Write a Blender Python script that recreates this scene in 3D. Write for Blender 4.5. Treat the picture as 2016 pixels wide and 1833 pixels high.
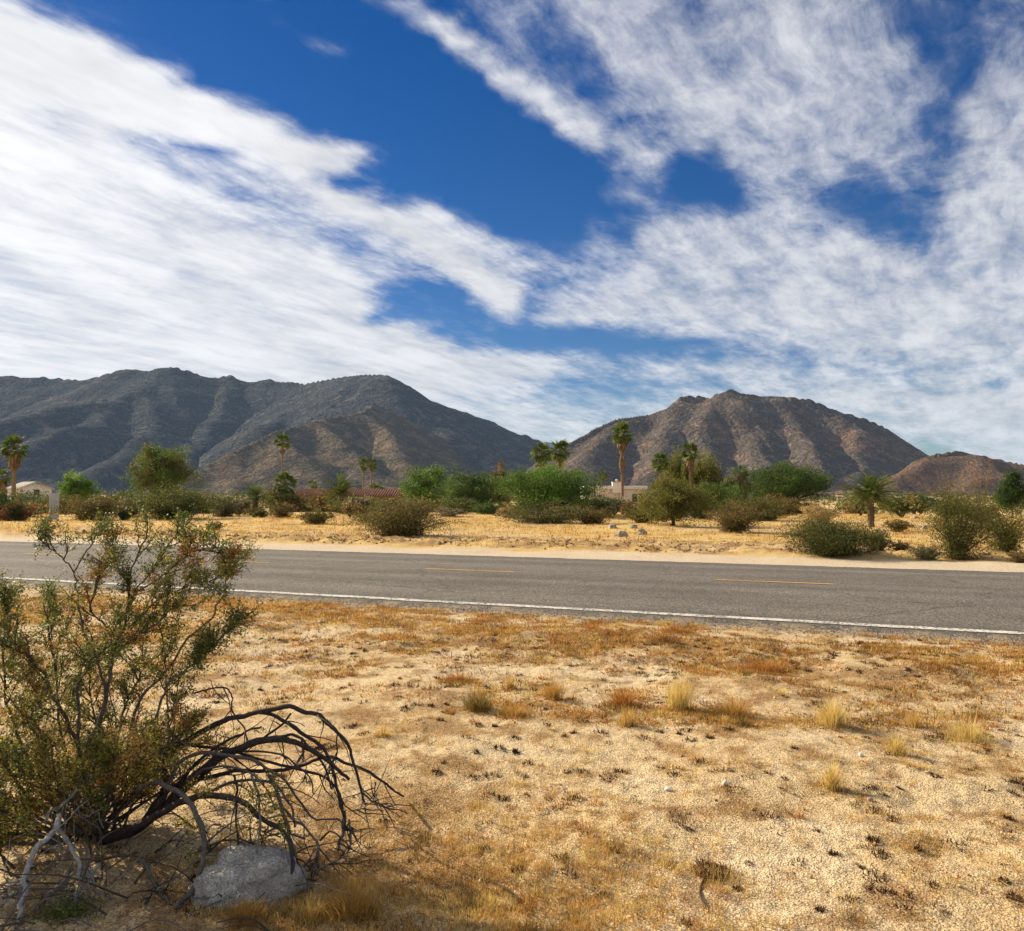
import bpy, math, random
import numpy as np
from mathutils import Vector, Matrix

for o in list(bpy.data.objects):
    bpy.data.objects.remove(o)
SC = bpy.context.scene
COL = SC.collection
rad = math.radians

# ------------------------------------------------------------------ camera
CAM_H = 1.7
FPX, PW, PH, HORIZON = 1582.0, 2016.0, 1833.0, 973.0     # focal length and frame in photograph units
PITCH = math.atan((HORIZON - PH / 2) / FPX)
cam_d = bpy.data.cameras.new('camera')
cam = bpy.data.objects.new('camera', cam_d)
COL.objects.link(cam)
cam.location = (0, 0, CAM_H)
cam.rotation_euler = (rad(90) + PITCH, 0, 0)
cam_d.sensor_width = 36.0
cam_d.lens = 36.0 * FPX / PW
cam_d.clip_start = 0.05
cam_d.clip_end = 40000
SC.camera = cam

# ------------------------------------------------------------------ render / view
SC.render.engine = 'CYCLES'
SC.view_settings.view_transform = 'Standard'
SC.view_settings.look = 'None'
SC.view_settings.exposure = 0.82
SC.view_settings.gamma = 1.0
SC.view_settings.use_curve_mapping = False
SC.cycles.use_denoising = True
SC.cycles.max_bounces = 5
SC.cycles.use_adaptive_sampling = True
SC.cycles.adaptive_threshold = 0.02
SC.cycles.transparent_max_bounces = 8
SC.cycles.diffuse_bounces = 2
SC.cycles.transmission_bounces = 3
SC.cycles.volume_bounces = 0
SC.cycles.sample_clamp_indirect = 6.0

SUN_AZ, SUN_EL = rad(-58), rad(27)
SUN_DIR = Vector((math.sin(SUN_AZ) * math.cos(SUN_EL), math.cos(SUN_AZ) * math.cos(SUN_EL), math.sin(SUN_EL)))


def ray(px, py):
    x, y = (px - PW / 2) / FPX, -(py - PH / 2) / FPX
    c, s = math.cos(PITCH), math.sin(PITCH)
    return Vector((x, c - y * s, s + y * c))


def at(px, py, Y):
    d = ray(px, py)
    return Vector((0, 0, CAM_H)) + d * (Y / d.y)


def on_ground(px, py, z=0.0):
    d = ray(px, py)
    return Vector((0, 0, CAM_H)) + d * ((z - CAM_H) / d.z)


# ------------------------------------------------------------------ node helper
class NT:
    def __init__(self, tree):
        self.t = tree
        self.t.nodes.clear()

    def node(self, typ, **kw):
        n = self.t.nodes.new(typ)
        for k, v in kw.items():
            setattr(n, k, v)
        return n

    def put(self, sock, v):
        if v is None:
            return
        if hasattr(v, 'is_output') or isinstance(v, bpy.types.NodeSocket):
            self.t.links.new(v, sock)
        else:
            sock.default_value = v

    def math(self, op, a, b=None, c=None, clamp=False):
        n = self.node('ShaderNodeMath', operation=op, use_clamp=clamp)
        for i, v in enumerate((a, b, c)):
            self.put(n.inputs[i], v)
        return n.outputs[0]

    def vmath(self, op, a, b=None, out=0):
        n = self.node('ShaderNodeVectorMath', operation=op)
        self.put(n.inputs[0], a)
        if b is not None:
            self.put(n.inputs[1], b)
        return n.outputs[out]

    def mix(self, f, a, b, blend='MIX'):
        n = self.node('ShaderNodeMix', data_type='RGBA', blend_type=blend)
        self.put(n.inputs[0], f)
        self.put(n.inputs[6], a)
        self.put(n.inputs[7], b)
        return n.outputs[2]

    def mixf(self, f, a, b):
        n = self.node('ShaderNodeMix', data_type='FLOAT')
        self.put(n.inputs[0], f)
        self.put(n.inputs[2], a)
        self.put(n.inputs[3], b)
        return n.outputs[0]

    def noise(self, vec, scale, detail=4, rough=0.55, dist=0.0, out=0, lac=2.0):
        n = self.node('ShaderNodeTexNoise')
        self.put(n.inputs['Vector'], vec)
        n.inputs['Scale'].default_value = scale
        n.inputs['Detail'].default_value = detail
        n.inputs['Roughness'].default_value = rough
        n.inputs['Lacunarity'].default_value = lac
        n.inputs['Distortion'].default_value = dist
        return n.outputs[out]

    def voronoi(self, vec, scale, feature='F1', out='Distance', rnd=1.0):
        n = self.node('ShaderNodeTexVoronoi', feature=feature)
        self.put(n.inputs['Vector'], vec)
        n.inputs['Scale'].default_value = scale
        n.inputs['Randomness'].default_value = rnd
        return n.outputs[out]

    def smap(self, v, a, b, lo=0.0, hi=1.0, kind='SMOOTHSTEP'):
        n = self.node('ShaderNodeMapRange', interpolation_type=kind)
        self.put(n.inputs['Value'], v)
        n.inputs['From Min'].default_value = a
        n.inputs['From Max'].default_value = b
        n.inputs['To Min'].default_value = lo
        n.inputs['To Max'].default_value = hi
        return n.outputs['Result']

    def ramp(self, f, stops, interp='LINEAR'):
        n = self.node('ShaderNodeValToRGB')
        r = n.color_ramp
        r.interpolation = interp
        r.elements[0].position = stops[0][0]
        r.elements[0].color = tuple(stops[0][1]) + (1,) if len(stops[0][1]) == 3 else stops[0][1]
        r.elements[1].position = stops[-1][0]
        r.elements[1].color = tuple(stops[-1][1]) + (1,) if len(stops[-1][1]) == 3 else stops[-1][1]
        for p, c in stops[1:-1]:
            e = r.elements.new(p)
            e.color = tuple(c) + (1,) if len(c) == 3 else c
        self.put(n.inputs[0], f)
        return n.outputs[0]

    def combine(self, x, y, z):
        n = self.node('ShaderNodeCombineXYZ')
        for i, v in enumerate((x, y, z)):
            self.put(n.inputs[i], v)
        return n.outputs[0]

    def sep(self, v):
        n = self.node('ShaderNodeSeparateXYZ')
        self.put(n.inputs[0], v)
        return n.outputs

    def bump(self, h, strength=0.5, dist=0.02, normal=None):
        n = self.node('ShaderNodeBump')
        n.inputs['Strength'].default_value = strength
        n.inputs['Distance'].default_value = dist
        self.put(n.inputs['Height'], h)
        if normal is not None:
            self.put(n.inputs['Normal'], normal)
        return n.outputs[0]


# ------------------------------------------------------------------ sky
# cirrus over the part of the sky in view: a coarse table (0 clear .. 9 solid, rows run downwards)
# and banks, streaks and clear gaps drawn over it
CIRRUS = [
    '5100022111233677665324',
    '8510001211253677754253',
    '9851000211143687746335',
    '8984000001064478764346',
    '8688651100006468776257',
    '9984478600001374656467',
    '9987757500000121564477',
    '9998764766100137633267',
    '9999987646722357668568',
    '9999888863574568899767',
    '9999877872235678898876',
    '9999888887521233578877',
    '9999988888775566657657',
    '9888888877643345677788',
    '8877778887776677776888',
    '8777777777766677765368',
    '7777777777777777777777',
]
BANKS = [
    (0.0, 1.0, [(230, 50), (480, 0), (760, 20), (900, 130), (1050, 230), (1190, 320), (1230, 430), (1190, 490), (1000, 480), (930, 440), (800, 370), (745, 290), (560, 225), (400, 125)]),
    (0.35, 0.7, [(460, 0), (520, 20), (600, 80), (690, 85), (690, 105), (590, 95), (500, 55)]),
    (0.97, 1.0, [(-90, -20), (20, 5), (110, 40), (200, 78), (300, 135), (450, 205), (550, 252), (650, 285), (725, 292), (695, 330), (550, 315), (400, 285), (250, 240), (150, 208), (-90, 195)]),
    (0.50, 0.9, [(200, 290), (420, 330), (600, 420), (760, 470), (800, 520), (680, 520), (560, 470), (400, 400)]),
    (0.45, 0.8, [(120, 215), (300, 258), (480, 302), (560, 335), (500, 345), (380, 312), (250, 270)]),
    (0.05, 1.0, [(240, 248), (400, 290), (560, 325), (720, 345), (760, 380), (620, 345), (500, 330), (380, 300)]),
    (0.84, 0.9, [(-90, 240), (250, 290), (420, 400), (560, 450), (650, 490), (700, 540), (765, 595), (690, 612), (640, 640), (-90, 700)]),
    (0.55, 0.8, [(300, 320), (500, 350), (600, 430), (500, 430), (350, 370)]),
    (0.12, 0.9, [(640, 436), (740, 455), (730, 478), (660, 470)]),
    (0.06, 0.9, [(690, 530), (800, 560), (900, 560), (960, 620), (1030, 640), (1010, 685), (900, 680), (830, 640), (740, 630), (690, 600), (760, 590)]),
    (0.95, 1.0, [(560, 338), (620, 358), (740, 398), (860, 465), (960, 525), (1040, 585), (1005, 622), (940, 575), (850, 505), (740, 450), (640, 405)]),
    (0.86, 1.0, [(-90, 660), (640, 645), (850, 665), (960, 705), (1060, 700), (1060, 735), (900, 760), (-90, 800)]),
    (0.78, 1.0, [(770, 0), (870, 25), (960, 105), (1070, 178), (1190, 248), (1300, 292), (1335, 318), (1270, 332), (1150, 275), (1040, 212), (930, 132), (830, 60)]),
    (0.66, 0.9, [(1080, -30), (1650, -30), (1640, 60), (1700, 150), (1690, 250), (1600, 270), (1545, 250), (1520, 330), (1500, 372), (1440, 330), (1330, 240), (1240, 190), (1180, 110)]),
    (0.12, 0.8, [(1050, 0), (1090, 20), (1150, 90), (1235, 190), (1160, 215), (1070, 150), (1000, 60)]),
    (0.30, 0.7, [(1180, 340), (1330, 330), (1330, 400), (1260, 440), (1200, 520), (1060, 600), (1000, 540), (1150, 500)]),
    (0.02, 1.0, [(1335, 290), (1400, 320), (1495, 400), (1430, 412), (1350, 402), (1320, 370)]),
    (0.08, 0.9, [(1600, 375), (1680, 340), (1760, 370), (1830, 440), (1770, 475), (1690, 460)]),
    (0.15, 0.8, [(1790, -30), (1880, 30), (1960, 170), (1890, 205), (1800, 110), (1720, 0)]),
    (0.20, 0.8, [(1830, 190), (1900, 220), (1850, 285), (1790, 250)]),
    (0.76, 0.9, [(1270, 420), (1340, 440), (1440, 412), (1500, 440), (1560, 500), (1650, 465), (1800, 475), (1880, 590), (1940, 720), (1750, 692), (1540, 645), (1300, 642), (1060, 635), (1070, 600), (1250, 535)]),
    (0.78, 0.8, [(1900, 200), (1965, 60), (2016, 180), (2100, 560), (1920, 490), (1850, 420)]),
    (0.0, 1.0, [(980, 640), (1120, 648), (1300, 656), (1460, 682), (1400, 698), (1200, 694), (1000, 694)]),
    (0.20, 0.8, [(1050, 752), (1280, 748), (1420, 742), (1400, 762), (1200, 770), (1060, 772)]),
    (0.15, 0.9, [(1530, 690), (1620, 690), (1600, 725), (1545, 722)]),
    (0.15, 0.9, [(1680, 705), (1810, 715), (1800, 740), (1700, 735)]),
    (0.10, 0.9, [(1930, 755), (1990, 730), (1960, 770)]),
    (0.05, 1.0, [(1770, 855), (1870, 860), (1880, 885), (1800, 892)]),
]
_gx, _gy = np.meshgrid(np.arange(-90, 2111, 5.0), np.arange(-60, 1001, 5.0))
_tab = np.array([[int(ch) for ch in r] for r in CIRRUS]) / 9.0
_cx, _cy = np.clip(_gx / 96.0, 0, 20.999), np.clip(_gy / 60.0, 0, 15.999)
_i, _j = _cx.astype(int), _cy.astype(int)
_a, _b = _cx - _i, _cy - _j
CMAP = (_tab[_j, _i] * (1 - _a) + _tab[_j, _i + 1] * _a) * (1 - _b) + (_tab[_j + 1, _i] * (1 - _a) + _tab[_j + 1, _i + 1] * _a) * _b
for val, wgt, poly in BANKS:
    ins = np.zeros(_gx.shape, bool)
    for (xa, ya), (xb, yb) in zip(poly, poly[1:] + poly[:1]):
        if ya != yb:
            ins ^= ((ya > _gy) != (yb > _gy)) & (_gx < (xb - xa) * (_gy - ya) / (yb - ya) + xa)
    mk = ins.astype(float)
    for _ in range(2):
        for ax in (0, 1):
            mk = sum(np.roll(mk, k, ax) for k in (-1, 0, 1)) / 3.0
    CMAP = CMAP * (1 - mk * wgt) + val * mk * wgt
# thinner veil towards the upper right
CMAP = CMAP * (1 - 0.14 * np.clip((_gx - 900) / 500, 0, 1) * np.clip((600 - _gy) / 300, 0, 1) - 0.05 * np.clip((_gx - 900) / 500, 0, 1))


def cirrus_at(px, py):
    return float(CMAP[int(min(max((py + 60) / 5, 0), CMAP.shape[0] - 1)), int(min(max((px + 90) / 5, 0), CMAP.shape[1] - 1))])


def project(az, el):
    d = Vector((math.sin(az) * math.cos(el), math.cos(az) * math.cos(el), math.sin(el)))
    c, s = math.cos(PITCH), math.sin(PITCH)
    fw, up = d.y * c + d.z * s, -d.y * s + d.z * c
    return PW / 2 + FPX * d.x / fw, PH / 2 - FPX * up / fw


world = bpy.data.worlds.new('World')
SC.world = world
world.use_nodes = True
N = NT(world.node_tree)
tc = N.node('ShaderNodeTexCoord')
dirv = N.vmath('NORMALIZE', tc.outputs['Generated'])
dx, dy, dz = N.sep(dirv)
zz = N.math('ADD', N.math('MAXIMUM', dz, 0.0), 0.11)
qx, qy = N.math('DIVIDE', dx, zz), N.math('DIVIDE', dy, zz)
SA = rad(33)                                    # the wind streaks run towards this bearing
along = N.math('ADD', N.math('MULTIPLY', qx, math.sin(SA)), N.math('MULTIPLY', qy, math.cos(SA)))
across = N.math('SUBTRACT', N.math('MULTIPLY', qx, math.cos(SA)), N.math('MULTIPLY', qy, math.sin(SA)))
deck = N.combine(across, along, 0.0)
deck_s = N.combine(across, N.math('MULTIPLY', along, 0.30), 3.7)
az = N.math('ARCTAN2', dx, dy)
el = N.math('ARCSINE', dz)
w1 = N.noise(deck, 1.3, 4, 0.6, out=1)
w1 = N.vmath('SUBTRACT', w1, (0.5, 0.5, 0.5))
wx, wy, _ = N.sep(w1)
warp = N.smap(el, 0.0, rad(25), 0.012, 0.035, 'LINEAR')
azw = N.math('ADD', az, N.math('MULTIPLY', wx, warp))
elw = N.math('ADD', el, N.math('MULTIPLY', wy, N.math('MULTIPLY', warp, 0.6)))
AZ0, AZ1 = rad(-36), rad(36)
EL0, EL1 = rad(0.0), rad(33.5)
NR, NC = 36, 31                                  # three rows share one ramp (its red, green and blue)
uL = N.smap(azw, AZ0, 0.0, 0, 1, 'LINEAR')
uR = N.smap(azw, 0.0, AZ1, 0, 1, 'LINEAR')
isR = N.math('GREATER_THAN', azw, 0.0)
els = [EL0 + (EL1 - EL0) * r / (NR - 1) for r in range(NR)]
cov = None
for r in range(0, NR, 3):
    def col(a):
        return tuple(cirrus_at(*project(a, els[r + q])) for q in range(3))
    cL = N.ramp(uL, [(c / (NC - 1), col(AZ0 * (1 - c / (NC - 1)))) for c in range(NC)])
    cR = N.ramp(uR, [(c / (NC - 1), col(AZ1 * c / (NC - 1))) for c in range(NC)])
    sp = N.sep(N.mix(isR, cL, cR))
    for q in range(3):
        cov = sp[q] if cov is None else N.mixf(N.smap(elw, els[r + q - 1], els[r + q], 0, 1, 'LINEAR'), cov, sp[q])
# away from the view the same cirrus goes on
gen = N.smap(N.noise(deck_s, 0.55, 3, 0.5), 0.35, 0.65, 0.15, 0.85)
inview = N.math('MULTIPLY', N.smap(N.math('ABSOLUTE', az), rad(34), rad(44), 1, 0), N.smap(el, rad(32), rad(42), 1, 0))
cov = N.mixf(inview, gen, cov)
# feathered filaments: streaks bent by a slow swirl, frayed by a fine one
w2 = N.vmath('SUBTRACT', N.noise(deck, 4.5, 3, 0.6, out=1), (0.5, 0.5, 0.5))
dk = N.vmath('ADD', N.vmath('ADD', deck, N.vmath('MULTIPLY', w1, (0.13, 0.28, 0.0))), N.vmath('MULTIPLY', w2, (0.035, 0.06, 0.0)))
n_big = N.noise(N.vmath('MULTIPLY', dk, (1.0, 0.45, 1.0)), 3.6, 5, 0.60)
n_fib = N.noise(N.vmath('MULTIPLY', dk, (1.0, 0.26, 1.0)), 8.0, 7, 0.67)
n_puff = N.noise(N.vmath('MULTIPLY', dk, (1.0, 0.7, 1.0)), 15.0, 6, 0.68)
nn = N.math('ADD', N.math('MULTIPLY', N.math('SUBTRACT', n_big, 0.5), 1.15),
            N.math('ADD', N.math('MULTIPLY', N.math('SUBTRACT', n_fib, 0.5), 1.3),
                   N.math('MULTIPLY', N.math('SUBTRACT', n_puff, 0.5), 0.9)))
edge = N.math('MULTIPLY', cov, N.math('SUBTRACT', 1.0, cov))
amp = N.math('ADD', 0.19, N.math('MULTIPLY', edge, 2.7))
dens = N.math('ADD', cov, N.math('MULTIPLY', nn, amp))
dens = N.smap(dens, 0.05, 1.0)
dens = N.math('MULTIPLY', dens, N.smap(dz, -0.02, 0.02, 0, 1))
sky = N.node('ShaderNodeTexSky', sky_type='NISHITA')
sky.sun_disc = False
sky.sun_elevation = SUN_EL
sky.sun_rotation = SUN_AZ
sky.altitude = 300
sky.air_density = 1.0
sky.dust_density = 0.15
sky.ozone_density = 3.5
hsv = N.node('ShaderNodeHueSaturation')
hsv.inputs['Saturation'].default_value = 1.40
hsv.inputs['Value'].default_value = 0.45
hsv.inputs['Hue'].default_value = 0.514
N.put(hsv.inputs['Color'], sky.outputs[0])
# cirrus scatters sunlight forwards: brighter towards the sun
glow = N.math('MAXIMUM', N.vmath('DOT_PRODUCT', dirv, tuple(SUN_DIR), out=1), 0.0)
glow = N.math('ADD', 1.0, N.math('MULTIPLY', N.math('POWER', glow, 3.0), 0.38))
tone = N.smap(N.math('ADD', N.math('MULTIPLY', n_big, 0.6), N.math('MULTIPLY', n_fib, 0.4)), 0.34, 0.66, 0.84, 1.07)
cl = N.vmath('MULTIPLY', N.mix(N.math('SUBTRACT', glow, 1.0), (4.35, 4.38, 4.55, 1), (4.5, 4.4, 4.25, 1)), N.combine(tone, tone, tone))
cl = N.vmath('MULTIPLY', cl, N.combine(glow, glow, glow))
skyc = N.mix(dens, hsv.outputs[0], cl)
bg = N.node('ShaderNodeBackground')
N.put(bg.inputs['Color'], skyc)
bg.inputs['Strength'].default_value = 0.1
wo = N.node('ShaderNodeOutputWorld')
N.put(wo.inputs['Surface'], bg.outputs[0])
world.cycles.sampling_method = 'MANUAL'
world.cycles.sample_map_resolution = 1024

sun_d = bpy.data.lights.new('sun', 'SUN')
sun_d.energy = 5.0
sun_d.angle = rad(0.53)
sun_d.color = (1.0, 0.86, 0.64)
sun = bpy.data.objects.new('sun', sun_d)
COL.objects.link(sun)
sun.location = SUN_DIR * 50
sun.rotation_euler = (-SUN_DIR).to_track_quat('-Z', 'Y').to_euler()


# ------------------------------------------------------------------ numpy helpers
def _hash(ix, iy, seed):
    h = (ix.astype(np.int64) * 374761393 + iy.astype(np.int64) * 668265263 + seed * 974634721) & 0x7fffffff
    h = ((h ^ (h >> 13)) * 1274126177) & 0x7fffffff
    return h ^ (h >> 16)


def perlin(x, y, seed=0):
    x = np.asarray(x, float)
    y = np.asarray(y, float)
    x0, y0 = np.floor(x), np.floor(y)
    fx, fy = x - x0, y - y0
    u = fx * fx * fx * (fx * (fx * 6 - 15) + 10)
    v = fy * fy * fy * (fy * (fy * 6 - 15) + 10)

    def g(i, j):
        a = (_hash(x0 + i, y0 + j, seed) % 4096) * (2 * np.pi / 4096)
        return np.cos(a) * (fx - i) + np.sin(a) * (fy - j)
    return ((g(0, 0) * (1 - u) + g(1, 0) * u) * (1 - v) + (g(0, 1) * (1 - u) + g(1, 1) * u) * v) * 1.5


def fbm(x, y, octaves=4, gain=0.5, seed=0):
    t, a = 0, 1.0
    for o in range(octaves):
        t = t + a * perlin(x * 2 ** o + 17.3 * o, y * 2 ** o - 9.1 * o, seed + o)
        a *= gain
    return t


def sstep(a, b, x):
    t = np.clip((np.asarray(x, float) - a) / (b - a), 0, 1)
    return t * t * (3 - 2 * t)


def make_mesh(name, verts, faces, colors=None, smooth=True, mats=None):
    """verts (n,3); faces (m,3) or (m,4) or a list of such arrays; colors (n,3) per vertex."""
    me = bpy.data.meshes.new(name)
    verts = np.asarray(verts, np.float32)
    fl = faces if isinstance(faces, list) else [faces]
    fl = [np.asarray(f, np.int32) for f in fl if len(f)]
    nl = sum(f.size for f in fl)
    npoly = sum(len(f) for f in fl)
    me.vertices.add(len(verts))
    me.vertices.foreach_set('co', verts.ravel())
    me.loops.add(nl)
    me.loops.foreach_set('vertex_index', np.concatenate([f.ravel() for f in fl]))
    me.polygons.add(npoly)
    st, off = [], 0
    for f in fl:
        k = f.shape[1]
        st.append(off + np.arange(len(f), dtype=np.int32) * k)
        off += f.size
    me.polygons.foreach_set('loop_start', np.concatenate(st).astype(np.int32))
    me.polygons.foreach_set('use_smooth', np.full(npoly, smooth, bool))
    if colors is not None:
        ca = me.color_attributes.new('Col', 'FLOAT_COLOR', 'POINT')
        c4 = np.ones((len(verts), 4), np.float32)
        c4[:, :3] = colors
        ca.data.foreach_set('color', c4.ravel())
    me.update(calc_edges=True)
    if mats:
        for m in (mats if isinstance(mats, (list, tuple)) else [mats]):
            me.materials.append(m)
    return me


def link(name, data, parent=None, loc=None, **props):
    o = bpy.data.objects.new(name, data)
    COL.objects.link(o)
    if parent is not None:
        o.parent = parent
    if loc is not None:
        o.location = loc
    for k, v in props.items():
        o[k] = v
    return o


def thing(name, label, category, loc=(0, 0, 0), group=None, rz=0.0):
    o = link(name, None, None, loc, label=label, category=category)
    o.rotation_euler = (0, 0, rz)
    o.empty_display_size = 0.2
    if group:
        o['group'] = group
    return o


def grid_faces(nr, nc):
    i = np.arange(nr - 1)[:, None] * nc + np.arange(nc - 1)[None, :]
    i = i.ravel()
    return np.stack([i, i + 1, i + nc + 1, i + nc], 1)


def new_mat(name):
    m = bpy.data.materials.new(name)
    m.use_nodes = True
    return m, NT(m.node_tree)


def finish(N, color, rough=0.9, normal=None, spec=0.2, translucent=0.0, metallic=0.0):
    b = N.node('ShaderNodeBsdfPrincipled')
    N.put(b.inputs['Base Color'], color)
    N.put(b.inputs['Roughness'], rough)
    b.inputs['Specular IOR Level'].default_value = spec
    b.inputs['Metallic'].default_value = metallic
    if normal is not None:
        N.put(b.inputs['Normal'], normal)
    out = N.node('ShaderNodeOutputMaterial')
    if translucent > 0:
        t = N.node('ShaderNodeBsdfTranslucent')
        N.put(t.inputs['Color'], color)
        mx = N.node('ShaderNodeMixShader')
        mx.inputs[0].default_value = translucent
        N.put(mx.inputs[1], b.outputs[0])
        N.put(mx.inputs[2], t.outputs[0])
        N.put(out.inputs[0], mx.outputs[0])
    else:
        N.put(out.inputs[0], b.outputs[0])
    return b


def attr_mat(name, translucent=0.0, rough=0.8, var=0.25, vscale=60.0, spec=0.15):
    m, N = new_mat(name)
    a = N.node('ShaderNodeVertexColor', layer_name='Col')
    geo = N.node('ShaderNodeNewGeometry')
    n = N.noise(geo.outputs['Position'], vscale, 3, 0.6)
    k = N.smap(n, 0.25, 0.75, 1 - var, 1 + var, 'LINEAR')
    c = N.vmath('MULTIPLY', a.outputs[0], N.combine(k, k, k))
    finish(N, c, rough, spec=spec, translucent=translucent)
    return m
# ------------------------------------------------------------------ mountains
def erode(z, cell, iters, K, m=0.40, diff=0.0):
    h, w = z.shape
    n = h * w
    offs = [(-1, -1), (-1, 0), (-1, 1), (0, -1), (0, 1), (1, -1), (1, 0), (1, 1)]
    idx = np.arange(n).reshape(h, w)
    fixed = np.zeros((h, w), bool)
    fixed[0, :] = fixed[-1, :] = True
    fixed[:, 0] = fixed[:, -1] = True
    for it in range(iters):
        best = np.zeros((h, w))
        rcv = idx.copy()
        dist = np.full((h, w), cell)
        zp = np.pad(z, 1, constant_values=1e9)
        ip = np.pad(idx, 1)
        for oy, ox in offs:
            d = cell * math.hypot(oy, ox)
            zn = zp[1 + oy:1 + oy + h, 1 + ox:1 + ox + w]
            s = (z - zn) / d
            k = s > best
            best = np.where(k, s, best)
            rcv = np.where(k, ip[1 + oy:1 + oy + h, 1 + ox:1 + ox + w], rcv)
            dist = np.where(k, d, dist)
        rcv = np.where(fixed, idx, rcv)
        zf = z.ravel()
        order = np.argsort(zf)
        ol = order.tolist()
        r = rcv.ravel().tolist()
        A = [1.0] * n
        for i in reversed(ol):
            j = r[i]
            if j != i:
                A[j] += A[i]
        F = (K * (np.array(A) * cell * cell) ** m / dist.ravel()).tolist()
        zl = zf.tolist()
        for i in ol:
            j = r[i]
            if j != i:
                f = F[i]
                zl[i] = (zl[i] + f * zl[j]) / (1 + f)
        z = np.array(zl).reshape(h, w)
        if diff:
            zp = np.pad(z, 1, mode='edge')
            z = z + diff * (zp[:-2, 1:-1] + zp[2:, 1:-1] + zp[1:-1, :-2] + zp[1:-1, 2:] - 4 * z)
    return z


def ridge_field(X, Y, ridges, slope, conc):
    Z = np.full(X.shape, -1e9)
    for pts in ridges:
        for (a, b) in zip(pts[:-1], pts[1:]):
            ax, ay, azz = a
            bx, by, bz = b
            L2 = (bx - ax) ** 2 + (by - ay) ** 2 + 1e-6
            t = np.clip(((X - ax) * (bx - ax) + (Y - ay) * (by - ay)) / L2, 0, 1)
            d = np.hypot(X - ax - t * (bx - ax), Y - ay - t * (by - ay))
            zr = azz + t * (bz - azz)
            run = np.maximum(zr, 1.0) / slope
            f = np.clip(1 - d / run, -0.3, 1)
            z = np.where(f > 0, zr * np.sign(f) * np.abs(f) ** conc, f * run * slope * 0.3)
            Z = np.maximum(Z, z)
    return Z


def mountain(name, label, ridges, cell, slope, conc, K, iters, mat, seed, rough_amp, pad=60, keep=0.28, soft=14):
    P = [[tuple(at(px, py, Y)) for px, py, Y in r] for r in ridges]
    allp = np.array([q for r in P for q in r])
    run = allp[:, 2] / slope
    x0, x1 = (allp[:, 0] - run).min() - pad, (allp[:, 0] + run).max() + pad
    y0, y1 = (allp[:, 1] - run).min() - pad, allp[:, 1].max() + keep * run.max()
    xs, ys = np.arange(x0, x1, cell), np.arange(y0, y1, cell)
    X, Y = np.meshgrid(xs, ys)
    s = 1.0 / 180.0
    wx = fbm(X * s, Y * s, 3, 0.5, seed) * 45
    wy = fbm(X * s + 50, Y * s, 3, 0.5, seed + 9) * 45
    Z0 = ridge_field(X, Y, P, slope, conc)
    Zw = ridge_field(X + wx, Y + wy, P, slope, conc)
    hz = np.clip(Z0 / 120.0, 0, 1)
    Z = np.maximum(Z0 * 0.55 + Zw * 0.45, np.minimum(Z0, Zw))
    Z = Z + rough_amp * hz * fbm(X / 60.0, Y / 60.0, 4, 0.55, seed + 20) + rough_amp * 0.35 * hz * (1 - 2 * np.abs(fbm(X / 22.0, Y / 22.0, 3, 0.6, seed + 31)))
    for _ in range(soft):
        zp = np.pad(Z, 1, mode='edge')
        Z = (zp[:-2, 1:-1] + zp[2:, 1:-1] + zp[1:-1, :-2] + zp[1:-1, 2:] + 2 * Z) / 6
    Z = erode(Z, cell, iters, K, diff=0.012)
    # the bare rock of the crests keeps its height
    crest = ridge_field(X + 0.12 * wx, Y + 0.12 * wy, P[:1], 2.2, 1.0) + rough_amp * 0.16 * (fbm(X / 45.0, Y / 45.0, 3, 0.5, seed + 70) - 0.4)
    Z = np.maximum(Z, np.where(Z0 > 40, crest, -1e9))
    crag = np.abs(fbm(X / 34.0, Y / 34.0, 3, 0.55, seed + 81))
    Z = Z + rough_amp * 0.8 * hz * sstep(0.15, 0.55, fbm(X / 150.0, Y / 150.0, 3, 0.5, seed + 90)) * (0.5 - crag)
    Z = Z + rough_amp * 0.16 * hz * (1 - 3 * np.abs(fbm(X / (3.2 * cell), Y / (3.2 * cell), 2, 0.6, seed + 44)))
    # the crest line is the highest thing behind every slope
    sk = np.array([(px, py) for px, py, _ in ridges[0]], float)
    pxs = PW / 2 + FPX * X / Y
    jag = 0.9 * fbm(pxs / 14.0, pxs * 0 + seed, 3, 0.6, seed + 60)
    cap = CAM_H + (HORIZON - (np.interp(pxs, sk[:, 0], sk[:, 1]) + jag)) / FPX * Y
    inside = (pxs > sk[0, 0]) & (pxs < sk[-1, 0])
    Z = np.where(inside, np.minimum(Z, cap), Z)
    Z = np.where(Z < 0, Z * 0.2 - 0.6, Z - 0.6)
    V = np.stack([X.ravel(), Y.ravel(), Z.ravel()], 1)
    me = make_mesh(name, V, grid_faces(len(ys), len(xs)), None, True, mat)
    return link(name, me, kind='structure', label=label)


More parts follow.
